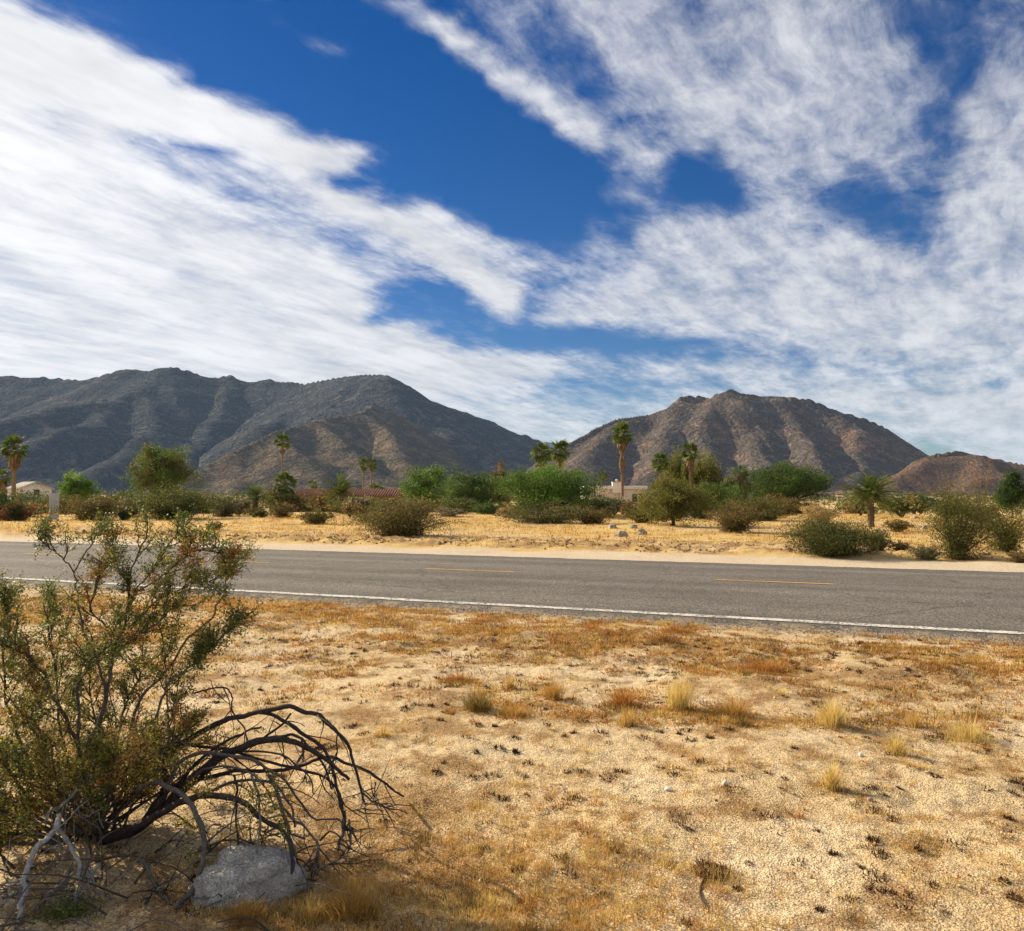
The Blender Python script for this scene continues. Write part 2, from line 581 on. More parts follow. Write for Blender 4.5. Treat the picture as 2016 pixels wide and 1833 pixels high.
def rock_mat(name, base, warm, pale, shrub, warm_amt, scale, shrub_amt=0.5, pale_amt=0.25):
    m, N = new_mat(name)
    geo = N.node('ShaderNodeNewGeometry')
    P = geo.outputs['Position']
    nrm = geo.outputs['Normal']
    big = N.noise(P, 0.006 * scale, 5, 0.6, 0.6)
    mid = N.noise(P, 0.03 * scale, 6, 0.65, 0.3)
    fine = N.noise(P, 0.16 * scale, 5, 0.7)
    c = N.mix(N.smap(N.math('ADD', big, N.math('MULTIPLY', N.math('SUBTRACT', mid, 0.5), 0.8)), 0.60 - warm_amt * 0.4, 0.82 - warm_amt * 0.3), base, warm)
    nx, ny, nz = N.sep(nrm)
    steep = N.smap(nz, 0.62, 0.88, 1, 0)
    c = N.mix(N.math('MULTIPLY', N.smap(N.math('ADD', mid, N.math('MULTIPLY', fine, 0.35)), 0.66, 0.84), pale_amt), c, pale)
    vor = N.voronoi(P, 0.11 * scale)
    sh = N.math('MULTIPLY', N.smap(vor, 0.18, 0.42, 1, 0), N.smap(N.noise(P, 0.012 * scale, 3, 0.5), 0.3, 0.6))
    c = N.mix(N.math('MULTIPLY', sh, shrub_amt), c, shrub)
    k = N.math('MULTIPLY', N.smap(fine, 0.3, 0.7, 0.5, 1.45, 'LINEAR'), N.smap(N.voronoi(P, 0.32 * scale), 0.1, 0.6, 0.55, 1.2, 'LINEAR'))
    c = N.vmath('MULTIPLY', c, N.combine(k, k, k))
    b1 = N.bump(N.math('ADD', N.math('MULTIPLY', mid, 1.0), N.math('MULTIPLY', fine, 0.5)), 1.0, 9.0 / scale)
    v2 = N.voronoi(P, 0.05 * scale)
    b2 = N.bump(N.math('ADD', vor, v2), 0.9, 4.0 / scale, b1)
    finish(N, c, 0.95, b2, 0.0)
    return m


m_left = rock_mat('rock_haze_grey', (0.066, 0.070, 0.078, 1), (0.105, 0.090, 0.078, 1), (0.23, 0.22, 0.21, 1), (0.040, 0.045, 0.032, 1), 0.25, 0.8, 0.5, 0.3)  # haze and cloud shade put into the rock colour as dark blue grey
m_right = rock_mat('rock_brown', (0.105, 0.083, 0.068, 1), (0.18, 0.108, 0.074, 1), (0.29, 0.25, 0.21, 1), (0.048, 0.044, 0.03, 1), 0.3, 1.1, 0.45, 0.35)
m_red = rock_mat('rock_red_brown', (0.125, 0.085, 0.060, 1), (0.17, 0.100, 0.066, 1), (0.27, 0.20, 0.15, 1), (0.06, 0.05, 0.03, 1), 0.45, 1.6, 0.5, 0.25)
m_spur = rock_mat('rock_tan', (0.105, 0.088, 0.066, 1), (0.19, 0.135, 0.085, 1), (0.30, 0.25, 0.19, 1), (0.05, 0.05, 0.032, 1), 0.35, 1.1, 0.5, 0.3)
m_far = rock_mat('rock_far_haze', (0.10, 0.12, 0.15, 1), (0.12, 0.12, 0.14, 1), (0.2, 0.2, 0.2, 1), (0.06, 0.07, 0.06, 1), 0.1, 0.5)  # blue of the distant air painted into the rock colour

LM = 3300
mountain('mountain_left', 'long blue grey mountain range filling the left half', [
    [(-260, 735, LM + 200), (-120, 748, LM + 100), (0, 738, LM), (80, 740, LM), (164, 747, LM - 40), (231, 727, LM - 60), (267, 725, LM - 60), (282, 729, LM - 60), (336, 718, LM - 80),
     (380, 730, LM - 60), (410, 743, LM - 30), (457, 736, LM), (477, 750, LM), (534, 744, LM), (548, 751, LM), (575, 749, LM - 30), (598, 754, LM - 60),
     (621, 749, LM - 100), (677, 739, LM - 150), (718, 735, LM - 200), (759, 736, LM - 250), (806, 758, LM - 260), (847, 788, LM - 260), (924, 813, LM - 260),
     (975, 831, LM - 260), (1006, 849, LM - 260), (1043, 857, LM - 250), (1066, 867, LM - 240), (1100, 892, LM - 220), (1130, 915, LM - 200)],
    [(847, 790, LM - 260), (880, 850, LM - 560), (930, 900, LM - 800), (960, 935, LM - 960)],
    [(770, 742, LM - 260), (800, 820, LM - 560), (830, 890, LM - 850), (840, 930, LM - 1050)],
    # spurs at the left
    [(336, 722, LM - 90), (290, 757, LM - 300), (225, 780, LM - 480), (169, 787, LM - 600), (80, 802, LM - 760), (0, 818, LM - 900), (-120, 850, LM - 1100)],
    [(225, 780, LM - 480), (200, 826, LM - 760), (115, 842, LM - 900), (40, 870, LM - 1080), (-60, 905, LM - 1250)],
    [(290, 757, LM - 300), (300, 830, LM - 680), (240, 890, LM - 960), (160, 925, LM - 1200)],
    [(457, 738, LM), (440, 800, LM - 360), (400, 850, LM - 620), (350, 900, LM - 900)],
    [(598, 756, LM - 60), (570, 800, LM - 400), (520, 830, LM - 650)],
], 9.5, 0.50, 1.12, 0.026, 14, m_left, 3, 6, soft=16)
mountain('hill_spur', 'tan ridge running down in front of the left mountain range', [
    [(300, 985, 1640), (330, 965, 1700), (369, 941, 1780), (410, 914, 1850), (462, 885, 1930), (500, 866, 1990), (534, 849, 2050), (575, 838, 2130), (620, 827, 2230), (667, 817, 2340), (718, 808, 2460), (740, 790, 2600)],
    [(534, 850, 2050), (575, 872, 1960), (610, 905, 1860), (630, 940, 1780)],
    [(620, 828, 2230), (680, 868, 2080), (720, 915, 1930)],
    [(718, 810, 2460), (770, 850, 2250), (800, 900, 2050), (810, 935, 1950)],
    [(462, 886, 1930), (470, 920, 1830), (465, 950, 1740)],
], 6.5, 0.50, 1.15, 0.020, 12, m_spur, 55, 4, soft=10)
RM = 2250
mountain('mountain_right', 'craggy brown mountain with a notched summit right of the gap', [
    [(1060, 935, RM - 350), (1096, 890, RM - 250), (1116, 873, RM - 220), (1157, 848, RM - 160), (1207, 823, RM - 100), (1278, 815, RM - 40), (1314, 804, RM), (1329, 789, RM), (1342, 777, RM),
     (1385, 777, RM + 10), (1400, 785, RM), (1410, 774, RM), (1430, 769, RM), (1440, 763, RM), (1461, 770, RM), (1496, 778, RM), (1552, 780, RM), (1592, 783, RM - 10),
     (1638, 802, RM - 20), (1704, 822, RM - 30), (1739, 837, RM - 40), (1780, 865, RM - 60), (1825, 894, RM - 80), (1880, 925, RM - 90)],
    [(1342, 780, RM), (1320, 830, RM - 170), (1295, 880, RM - 330), (1270, 930, RM - 480)],
    [(1410, 776, RM), (1385, 830, RM - 190), (1400, 880, RM - 360), (1370, 930, RM - 500)],
    [(1207, 825, RM - 100), (1165, 880, RM - 330), (1140, 925, RM - 480)],
    [(1540, 781, RM), (1560, 830, RM - 190), (1600, 880, RM - 380), (1620, 925, RM - 520)],
    [(1470, 775, RM), (1480, 840, RM - 230), (1500, 900, RM - 430)],
    [(1650, 806, RM - 20), (1690, 850, RM - 190), (1700, 900, RM - 380), (1690, 935, RM - 520)],
], 5.0, 0.62, 1.1, 0.022, 14, m_right, 12, 7, soft=30)
HM = 1500
mountain('hill_right', 'low rounded reddish hill at the right edge', [
    [(1660, 968, HM - 160), (1720, 952, HM - 110), (1770, 930, HM - 60), (1805, 903, HM - 20), (1836, 892, HM), (1876, 886, HM + 10), (1927, 893, HM + 10), (1983, 906, HM), (2050, 920, HM - 20), (2160, 935, HM - 20)],
    [(1836, 893, HM), (1790, 925, HM - 140), (1750, 948, HM - 230)],
    [(1927, 894, HM), (1930, 925, HM - 140), (1910, 950, HM - 240)],
], 3.6, 0.42, 1.2, 0.018, 12, m_red, 30, 1.8)
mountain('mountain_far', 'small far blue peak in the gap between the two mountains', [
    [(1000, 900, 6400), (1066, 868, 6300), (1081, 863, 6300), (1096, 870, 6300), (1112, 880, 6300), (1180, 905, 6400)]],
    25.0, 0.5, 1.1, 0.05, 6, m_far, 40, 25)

# ------------------------------------------------------------------ ground and road
RN = Vector((0.3659, 0.9307))            # across the road, away from the camera
RD = Vector((0.9307, -0.3659))           # along the road, to the right
S_NEAR, S_FAR = 10.98, 20.42             # asphalt edges (distance across)


def road_pt(s, t, z=0.0):
    return Vector((RN.x * s + RD.x * t, RN.y * s + RD.y * t, z))


def road_s(x, y):
    return x * RN.x + y * RN.y


def ground_z(x, y):
    x = np.asarray(x, float)
    y = np.asarray(y, float)
    s = road_s(x, y)
    t = x * RD.x + y * RD.y
    r = np.hypot(x, y)
    near = 1 - sstep(18, 60, r)
    z = 0.05 * fbm(x / 2.3, y / 2.3, 3, 0.5, 5) * near
    lum = fbm(x / 0.42, y / 0.42, 4, 0.55, 11)
    z = z + (0.006 + 0.013 * sstep(-0.1, 0.6, fbm(x / 1.9, y / 1.9, 2, 0.5, 13))) * lum * near
    fine = 1 - sstep(7, 13, r)
    z = z + 0.0065 * fbm(x / 0.075, y / 0.075, 2, 0.6, 17) * fine
    # broken crust: a low eroded lip running roughly parallel to the road
    lip = s - 8.2 - 0.45 * fbm(t / 1.6, s / 3.0, 3, 0.6, 23)
    z = z + 0.045 * sstep(-0.08, 0.10, lip) * (1 - sstep(0.2, 2.2, lip)) * sstep(-0.35, 0.2, fbm(t / 1.1, s * 0, 2, 0.5, 29))
    # slope up to the shoulder, bed under the asphalt
    flat = sstep(S_NEAR - 1.3, S_NEAR - 0.1, s) * (1 - sstep(S_FAR + 0.3, S_FAR + 1.6, s))
    z = z * (1 - flat) - 0.012 * flat
    bed = sstep(S_NEAR - 0.02, S_NEAR + 0.25, s) * (1 - sstep(S_FAR - 0.25, S_FAR + 0.02, s))
    z = z - 0.10 * bed
    # graded berm with ruts behind the far shoulder
    q = s + 0.5 * fbm(t / 6.0, s / 9.0, 2, 0.5, 41)
    b = 0.13 * np.exp(-((q - 24.4) / 0.55) ** 2) + 0.11 * np.exp(-((q - 26.3) / 0.45) ** 2) + 0.06 * np.exp(-((q - 28.0) / 0.6) ** 2)
    b = b * (0.7 + 0.8 * fbm(t / 0.8, s / 0.5, 4, 0.65, 43)) + 0.05 * np.abs(fbm(t / 0.7, s / 0.5, 2, 0.6, 47)) * sstep(23, 24.5, s) * (1 - sstep(29, 33, s))
    z = z + b
    z = z - 1.5 * sstep(70, 130, r) * (1 - sstep(500, 1000, r))
    z = z + 0.12 * sstep(30, 50, s) * fbm(x / 7.0, y / 7.0, 3, 0.5, 53) * (1 - sstep(100, 300, r))
    return z


def gz1(x, y):
    return float(ground_z(np.array([x]), np.array([y]))[0])


front = np.linspace(rad(-43), rad(43), 430)
back = np.linspace(rad(44), rad(316), 60)[1:-1]
angs = np.concatenate([front, back])
rings = np.concatenate([[0.35, 0.7, 1.1, 1.5], np.geomspace(1.9, 36, 350), np.geomspace(36, 9500, 62)[1:]])
A, R = np.meshgrid(angs, rings)
GX, GY = np.sin(A) * R, np.cos(A) * R
GZ = ground_z(GX, GY)
s_ = road_s(GX, GY)
t_ = GX * RD.x + GY * RD.y
nr, nc = GX.shape
V = np.stack([GX.ravel(), GY.ravel(), GZ.ravel()], 1)
# colours of the soil itself
sand = np.array([0.64, 0.470, 0.255])
pale = np.array([0.71, 0.555, 0.345])
crust = np.array([0.37, 0.210, 0.080])
gold = np.array([0.66, 0.450, 0.165])
brown = np.array([0.32, 0.180, 0.075])
shoulder = np.array([0.66, 0.53, 0.37])
n1 = fbm(GX / 1.7, GY / 1.7, 4, 0.55, 61)
n2 = fbm(GX / 0.35, GY / 0.35, 4, 0.6, 67)
C = sand[None, None] * np.ones(GX.shape + (1,))


def blend(C, col, m):
    return C * (1 - m[..., None]) + col * m[..., None]


C = blend(C, pale, 0.8 * sstep(0.0, 0.5, n1))
C = blend(C, crust, 0.8 * sstep(0.05, 0.5, n2 * 0.6 - n1 * 0.8))
C = blend(C, crust * 0.75, 0.6 * sstep(6.0, 8.5, s_) * sstep(0.0, 0.45, n2 - 0.3 * n1))
C = blend(C, crust * 0.8, 0.6 * sstep(0.2, 0.65, n2))
side = sstep(S_FAR - 1, S_FAR + 0.5, s_)
far_c = blend(gold[None, None] * np.ones(GX.shape + (1,)), brown, 0.6 * sstep(0.15, 0.6, fbm(t_ / 2.5, s_ / 1.2, 4, 0.6, 71)))
far_c = blend(far_c, sand, 0.7 * sstep(0.0, 0.5, fbm(GX / 9, GY / 9, 3, 0.5, 73)))
rut = sstep(23.2, 24.2, s_ + 0.6 * n1) * (1 - sstep(28.5, 30.5, s_ + 0.6 * n1))
far_c = blend(far_c, brown * 0.95, 0.8 * rut * sstep(-0.3, 0.4, fbm(t_ / 1.2, s_ / 0.45, 3, 0.6, 79)))
far_c = blend(far_c, shoulder, 1 - sstep(22.4, 23.6, s_ + 0.5 * n1))
far_c = blend(far_c, np.array([0.27, 0.20, 0.12]), 0.7 * sstep(120, 500, R))
C = C * (1 - side[..., None]) + far_c * side[..., None]
shn = sstep(S_NEAR - 0.7, S_NEAR - 0.1, s_ + 0.25 * n2) * (1 - sstep(S_NEAR + 2, S_NEAR + 3, s_))
C = blend(C, np.array([0.26, 0.215, 0.165]), 0.75 * shn)
F = grid_faces(nr, nc)
i = np.arange(nr - 1) * nc
F = np.concatenate([F, np.stack([i + nc - 1, i, i + nc, i + 2 * nc - 1], 1)])
V = np.concatenate([V, [[0, 0, gz1(0, 0)]]])
Cv = np.concatenate([C.reshape(-1, 3), [sand]])
k = np.arange(nc)
cap = np.stack([np.full(nc, len(V) - 1), (k + 1) % nc, k], 1)

m_ground, N = new_mat('desert_soil')
a = N.node('ShaderNodeVertexColor', layer_name='Col')
geo = N.node('ShaderNodeNewGeometry')
P = geo.outputs['Position']
g1 = N.noise(P, 14, 5, 0.65)
g2 = N.noise(P, 70, 4, 0.7)
g3 = N.voronoi(P, 95)
g4 = N.noise(P, 2.2, 5, 0.6)
k1 = N.smap(g1, 0.3, 0.7, 0.80, 1.18, 'LINEAR')
k2 = N.smap(g2, 0.3, 0.7, 0.70, 1.24, 'LINEAR')
kk = N.math('MULTIPLY', k1, k2)
c = N.vmath('MULTIPLY', a.outputs[0], N.combine(kk, kk, kk))
grain = N.voronoi(P, 120, out='Color')
gr, _, _ = N.sep(grain)
c = N.mix(N.math('MULTIPLY', N.smap(gr, 0.84, 0.88), 0.5), c, (0.09, 0.055, 0.025, 1))
c = N.mix(N.math('MULTIPLY', N.smap(gr, 0.16, 0.12), 0.35), c, (0.76, 0.62, 0.42, 1))
hgt = N.math('ADD', N.math('MULTIPLY', g1, 1.0), N.math('ADD', N.math('MULTIPLY', g2, 0.45), N.math('MULTIPLY', g3, 0.3)))
bp = N.bump(hgt, 0.75, 0.03)
finish(N, c, 0.95, bp, 0.1)
ground = link('ground', make_mesh('ground', V, [F, cap], Cv, True, m_ground), kind='structure', label='sandy desert ground with dry grass reaching the hills')

# asphalt
m_asph, N = new_mat('worn_asphalt')
geo = N.node('ShaderNodeNewGeometry')
P = geo.outputs['Position']
a1 = N.noise(P, 0.55, 5, 0.6)
a2 = N.voronoi(P, 70, out='Color')
r_, g_, b_ = N.sep(a2)
a3 = N.noise(P, 38, 3, 0.7)
vd = N.voronoi(P, 70)
mp = N.node('ShaderNodeMapping')
mp.inputs['Rotation'].default_value = (0, 0, math.atan2(0.3659, 0.9307))
N.put(mp.inputs['Vector'], P)
streak = N.noise(N.vmath('MULTIPLY', mp.outputs[0], (0.06, 1.0, 1.0)), 1.3, 4, 0.55)
c = N.ramp(N.smap(r_, 0, 1, 0, 1, 'LINEAR'), [(0.0, (0.055, 0.048, 0.04)), (0.45, (0.12, 0.105, 0.088)), (0.8, (0.19, 0.165, 0.135)), (1.0, (0.33, 0.30, 0.25))])
k = N.math('MULTIPLY', N.smap(a1, 0.3, 0.7, 0.86, 1.14, 'LINEAR'), N.math('MULTIPLY', N.smap(a3, 0.3, 0.7, 0.7, 1.3, 'LINEAR'), N.smap(streak, 0.3, 0.7, 0.84, 1.18, 'LINEAR')))
c = N.vmath('MULTIPLY', c, N.combine(k, k, k))
sv = N.vmath('DOT_PRODUCT', P, (RN.x, RN.y, 0.0), out=1)
drift = N.math('ADD', N.smap(sv, S_NEAR + 0.45, S_NEAR - 0.05, 0, 1, 'LINEAR'), N.smap(sv, S_FAR - 0.7, S_FAR + 0.05, 0, 1, 'LINEAR'))
drift = N.smap(N.math('ADD', drift, N.math('MULTIPLY', N.math('SUBTRACT', N.noise(P, 3.5, 6, 0.7), 0.5), 1.5)), 0.55, 1.0)
c = N.mix(N.math('MULTIPLY', drift, 0.65), c, (0.42, 0.32, 0.19, 1))
# worn wheel tracks and a few sealed cracks
trk = None
for sc0 in (12.6, 14.4, 17.1, 18.9):
    q = N.smap(N.math('ABSOLUTE', N.math('SUBTRACT', sv, sc0)), 0.15, 0.55, 1, 0)
    trk = q if trk is None else N.math('MAXIMUM', trk, q)
kt = N.smap(N.math('MULTIPLY', trk, N.smap(streak, 0.3, 0.7, 0.4, 1.0)), 0, 1, 1.0, 1.16, 'LINEAR')
c = N.vmath('MULTIPLY', c, N.combine(kt, kt, kt))
ck = N.voronoi(N.vmath('ADD', P, N.vmath('MULTIPLY', N.noise(P, 1.2, 4, 0.6, out=1), (0.9, 0.9, 0.0))), 0.22, 'DISTANCE_TO_EDGE')
c = N.mix(N.math('MULTIPLY', N.smap(ck, 0.002, 0.0045, 1, 0), 0.45), c, (0.03, 0.027, 0.024, 1))
bp = N.bump(N.math('ADD', N.math('MULTIPLY', vd, -1.0), a3), 0.8, 0.012)
finish(N, c, 0.88, bp, 0.25)

ts = np.concatenate([-np.geomspace(400, 26, 50), np.arange(-25.8, 22, 0.09), np.geomspace(22, 260, 40)])
e0 = S_NEAR + 0.07 * fbm(ts / 0.5, ts * 0, 4, 0.65, 83) + 0.03 * perlin(ts / 0.13, ts * 0, 85)
e1 = S_FAR + 0.05 * fbm(ts / 0.6, ts * 0 + 3, 3, 0.6, 87)
fr = [0.0, 0.012, 0.05, 0.12, 0.25, 0.4, 0.5, 0.6, 0.75, 0.88, 0.95, 0.988, 1.0]
rows = []
for f_ in fr:
    ss = e0 + (e1 - e0) * f_
    zz_ = 0.012 + 0.05 * (1 - (2 * f_ - 1) ** 2) + 0.004 * fbm(ts / 2.0, ss / 2.0, 2, 0.5, 89)
    if f_ in (0.0, 1.0):
        zz_ = zz_ * 0 - 0.05
    rows.append(np.stack([RN.x * ss + RD.x * ts, RN.y * ss + RD.y * ts, zz_], 1))
road = link('road', make_mesh('road', np.concatenate(rows), grid_faces(len(fr), len(ts))[:, ::-1], None, True, m_asph), kind='structure', label='two lane asphalt road crossing the desert')


def road_z(s):
    f_ = (s - S_NEAR) / (S_FAR - S_NEAR)
    return 0.012 + 0.05 * (1 - (2 * f_ - 1) ** 2)


def paint_mat(name, col, wear):
    m, N = new_mat(name)
    geo = N.node('ShaderNodeNewGeometry')
    P = geo.outputs['Position']
    n = N.noise(P, 26, 4, 0.75)
    n2 = N.noise(P, 3, 3, 0.6)
    w = N.smap(N.math('ADD', n, N.math('MULTIPLY', n2, 0.3)), wear, wear + 0.14)
    c = N.mix(w, col, (0.12, 0.105, 0.088, 1))
    finish(N, c, 0.85, N.bump(n, 0.5, 0.006), 0.2)
    return m


m_white = paint_mat('road_paint_white', (0.68, 0.64, 0.56, 1), 0.60)
m_yel = paint_mat('road_paint_yellow', (0.62, 0.36, 0.10, 1), 0.63)


def strip(name, s0, s1, t0, t1, mat, seed):
    n = max(4, int((t1 - t0) / 0.12))
    tt = np.linspace(t0, t1, n)
    j0 = s0 + 0.008 * fbm(tt / 0.2, tt * 0, 2, 0.6, seed)
    j1 = s1 + 0.008 * fbm(tt / 0.2, tt * 0, 2, 0.6, seed + 1)
    rr = []
    for ss in (j0, (j0 + j1) / 2, j1):
        zz_ = road_z(ss) + 0.004 * fbm(tt / 2.0, ss / 2.0, 2, 0.5, 89) + 0.008
        rr.append(np.stack([RN.x * ss + RD.x * tt, RN.y * ss + RD.y * tt, zz_], 1))
    return link(name, make_mesh(name, np.concatenate(rr), grid_faces(3, n)[:, ::-1], None, True, mat), road)


strip('edge_line', 11.24, 11.42, -150, 90, m_white, 90)
strip('edge_line', 20.06, 20.18, -150, 90, m_white, 94)
d0 = on_ground(840, 1125.0)
t0 = d0.x * RD.x + d0.y * RD.y
d1 = on_ground(1410, 1147.5)
t1 = d1.x * RD.x + d1.y * RD.y
step = t1 - t0
sc_ = 15.72
for k_ in range(-7, 5):
    strip('centre_dash', sc_, sc_ + 0.12, t0 + k_ * step, t0 + k_ * step + 2.1, m_yel, 100 + k_)
print('dash step', step)
# ------------------------------------------------------------------ mesh builders for plants
def rng(seed):
    return np.random.RandomState(seed)


def blades(pos, az, lean, h, w, cb, ct, bend=0.25, rs=None):
    """grass blades: 5 vertices, 3 triangles each."""
    n = len(pos)
    rs = rs or rng(1)
    d = np.stack([np.cos(az), np.sin(az), np.zeros(n)], 1)
    wa = az + np.pi / 2 + rs.normal(0, 0.6, n)
    wv = np.stack([np.cos(wa), np.sin(wa), np.zeros(n)], 1) * w[:, None] * 0.5
    l2 = np.clip(lean + bend, 0, 1.62)
    p1 = pos + d * (h * 0.5 * np.sin(lean))[:, None]
    p1[:, 2] += h * 0.5 * np.cos(lean)
    p2 = p1 + d * (h * 0.5 * np.sin(l2))[:, None]
    p2[:, 2] += h * 0.5 * np.cos(l2)
    V = np.stack([pos - wv, pos + wv, p1 - wv * 0.8, p1 + wv * 0.8, p2], 1).reshape(-1, 3)
    b = np.arange(n)[:, None] * 5
    F = np.concatenate([b + [0, 1, 3], b + [0, 3, 2], b + [2, 3, 4]])
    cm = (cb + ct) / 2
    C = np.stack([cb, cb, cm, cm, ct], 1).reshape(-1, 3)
    return V, F, C


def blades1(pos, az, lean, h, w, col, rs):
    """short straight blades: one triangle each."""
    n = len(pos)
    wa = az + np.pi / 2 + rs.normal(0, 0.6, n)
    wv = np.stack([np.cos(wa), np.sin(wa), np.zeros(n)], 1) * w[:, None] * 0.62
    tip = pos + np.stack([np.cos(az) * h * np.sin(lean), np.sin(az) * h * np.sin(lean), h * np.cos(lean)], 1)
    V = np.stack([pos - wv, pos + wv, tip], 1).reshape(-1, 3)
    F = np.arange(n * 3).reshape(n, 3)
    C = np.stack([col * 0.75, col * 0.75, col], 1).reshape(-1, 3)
    return V, F, C


def leaf_quads(pos, size, rs, col, up=0.3, aspect=0.5):
    """diamond leaves of random attitude: 4 vertices, 2 triangles each."""
    n = len(pos)
    a = rs.normal(0, 1, (n, 3))
    a[:, 2] += up
    a /= np.linalg.norm(a, axis=1)[:, None] + 1e-9
    b = np.cross(a, rs.normal(0, 1, (n, 3)))
    b /= np.linalg.norm(b, axis=1)[:, None] + 1e-9
    L = (a * size[:, None])
    Wd = (b * (size * aspect * 0.5)[:, None])
    nrm = np.cross(a, b) * (size * 0.12)[:, None]
    V = np.stack([pos, pos + L * 0.5 - Wd + nrm, pos + L, pos + L * 0.5 + Wd + nrm], 1).reshape(-1, 3)
    k = np.arange(n)[:, None] * 4
    F = np.concatenate([k + [0, 1, 2], k + [0, 2, 3]])
    C = np.repeat(col, 4, 0)
    return V, F, C


def leaf_tris(pos, size, rs, col, up=0.3, aspect=0.6):
    """far leaves: one triangle each, of random attitude."""
    n = len(pos)
    a = rs.normal(0, 1, (n, 3))
    a[:, 2] += up
    a /= np.linalg.norm(a, axis=1)[:, None] + 1e-9
    b = np.cross(a, rs.normal(0, 1, (n, 3)))
    b /= np.linalg.norm(b, axis=1)[:, None] + 1e-9
    L = a * size[:, None]
    Wd = b * (size * aspect * 0.6)[:, None]
    V = np.stack([pos - L * 0.4 - Wd, pos - L * 0.4 + Wd, pos + L * 0.6], 1).reshape(-1, 3)
    return V, np.arange(n * 3).reshape(n, 3), np.repeat(col, 3, 0)


def smooth_path(pts, n):
    pts = np.asarray(pts, float)
    P = np.concatenate([[2 * pts[0] - pts[1]], pts, [2 * pts[-1] - pts[-2]]])
    seg = len(pts) - 1
    t = np.linspace(0, seg, n)
    i = np.minimum(t.astype(int), seg - 1)
    f = (t - i)[:, None]
    p0, p1, p2, p3 = P[i], P[i + 1], P[i + 2], P[i + 3]
    return 0.5 * (2 * p1 + (p2 - p0) * f + (2 * p0 - 5 * p1 + 4 * p2 - p3) * f ** 2 + (3 * p1 - p0 - 3 * p2 + p3) * f ** 3)


def tube(path, radii, sides=6, col=(0.1, 0.08, 0.06), knob=0.0, rs=None):
    path = np.asarray(path, float)
    n = len(path)
    T = np.gradient(path, axis=0)
    T /= np.linalg.norm(T, axis=1)[:, None] + 1e-9
    up = np.array([0.31, 0.17, 0.93])
    A = np.cross(T, up)
    A /= np.linalg.norm(A, axis=1)[:, None] + 1e-9
    B = np.cross(T, A)
    th = np.linspace(0, 2 * np.pi, sides, endpoint=False)
    R = np.asarray(radii, float)[:, None] * np.ones((1, sides))
    if knob and rs is not None:
        R = R * (1 + knob * rs.normal(0, 1, (n, 1))) * (1 + knob * 0.6 * rs.normal(0, 1, (n, sides)))
    V = path[:, None] + A[:, None] * (np.cos(th)[None, :, None] * R[..., None]) + B[:, None] * (np.sin(th)[None, :, None] * R[..., None])
    V = np.concatenate([V.reshape(-1, 3), path[:1], path[-1:]])
    F = []
    i = (np.arange(n - 1)[:, None] * sides + np.arange(sides)[None]).ravel()
    j = (np.arange(n - 1)[:, None] * sides + (np.arange(sides)[None] + 1) % sides).ravel()
    F = np.concatenate([np.stack([i, j, j + sides], 1), np.stack([i, j + sides, i + sides], 1)])
    s = np.arange(sides)
    c0 = np.stack([np.full(sides, n * sides), (s + 1) % sides, s], 1)
    e = (n - 1) * sides
    c1 = np.stack([np.full(sides, n * sides + 1), e + s, e + (s + 1) % sides], 1)
    F = np.concatenate([F, c0, c1])
    C = np.tile(np.asarray(col, float), (len(V), 1))
    return V, F, C


class Acc:
    def __init__(self):
        self.v, self.f, self.c, self.n = [], [], [], 0

    def add(self, vfc):
        v, f, c = vfc
        self.v.append(v)
        self.f.append(np.asarray(f) + self.n)
        self.c.append(c)
        self.n += len(v)

    def mesh(self, name, mat, smooth=True):
        return make_mesh(name, np.concatenate(self.v), np.concatenate(self.f), np.concatenate(self.c), smooth, mat)

    def link(self, name, mat, parent=None, smooth=True, **kw):
        return link(name, self.mesh(name, mat, smooth), parent, **kw)


def lerp3(a, b, t):
    return np.asarray(a)[None] * (1 - t[:, None]) + np.asarray(b)[None] * t[:, None]


m_grass = attr_mat('dry_grass', 0.45, 0.8, 0.22, 30)
m_weed = attr_mat('dead_weed', 0.08, 0.9, 0.3, 80)
m_stone, N = new_mat('pale_granite_pebble')
a = N.node('ShaderNodeVertexColor', layer_name='Col')
P = N.node('ShaderNodeNewGeometry').outputs['Position']
n = N.noise(P, 160, 4, 0.7)
k = N.smap(n, 0.3, 0.7, 0.7, 1.2, 'LINEAR')
finish(N, N.vmath('MULTIPLY', a.outputs[0], N.combine(k, k, k)), 0.9, N.bump(n, 0.5, 0.004), 0.2)

PALETTE = np.array([
    [0.72, 0.470, 0.140],   # straw
    [0.60, 0.345, 0.085],   # gold
    [0.50, 0.215, 0.045],   # rust
    [0.28, 0.185, 0.045],   # olive brown
    [0.22, 0.105, 0.040],   # brown
    [0.88, 0.610, 0.200],   # pale straw
])


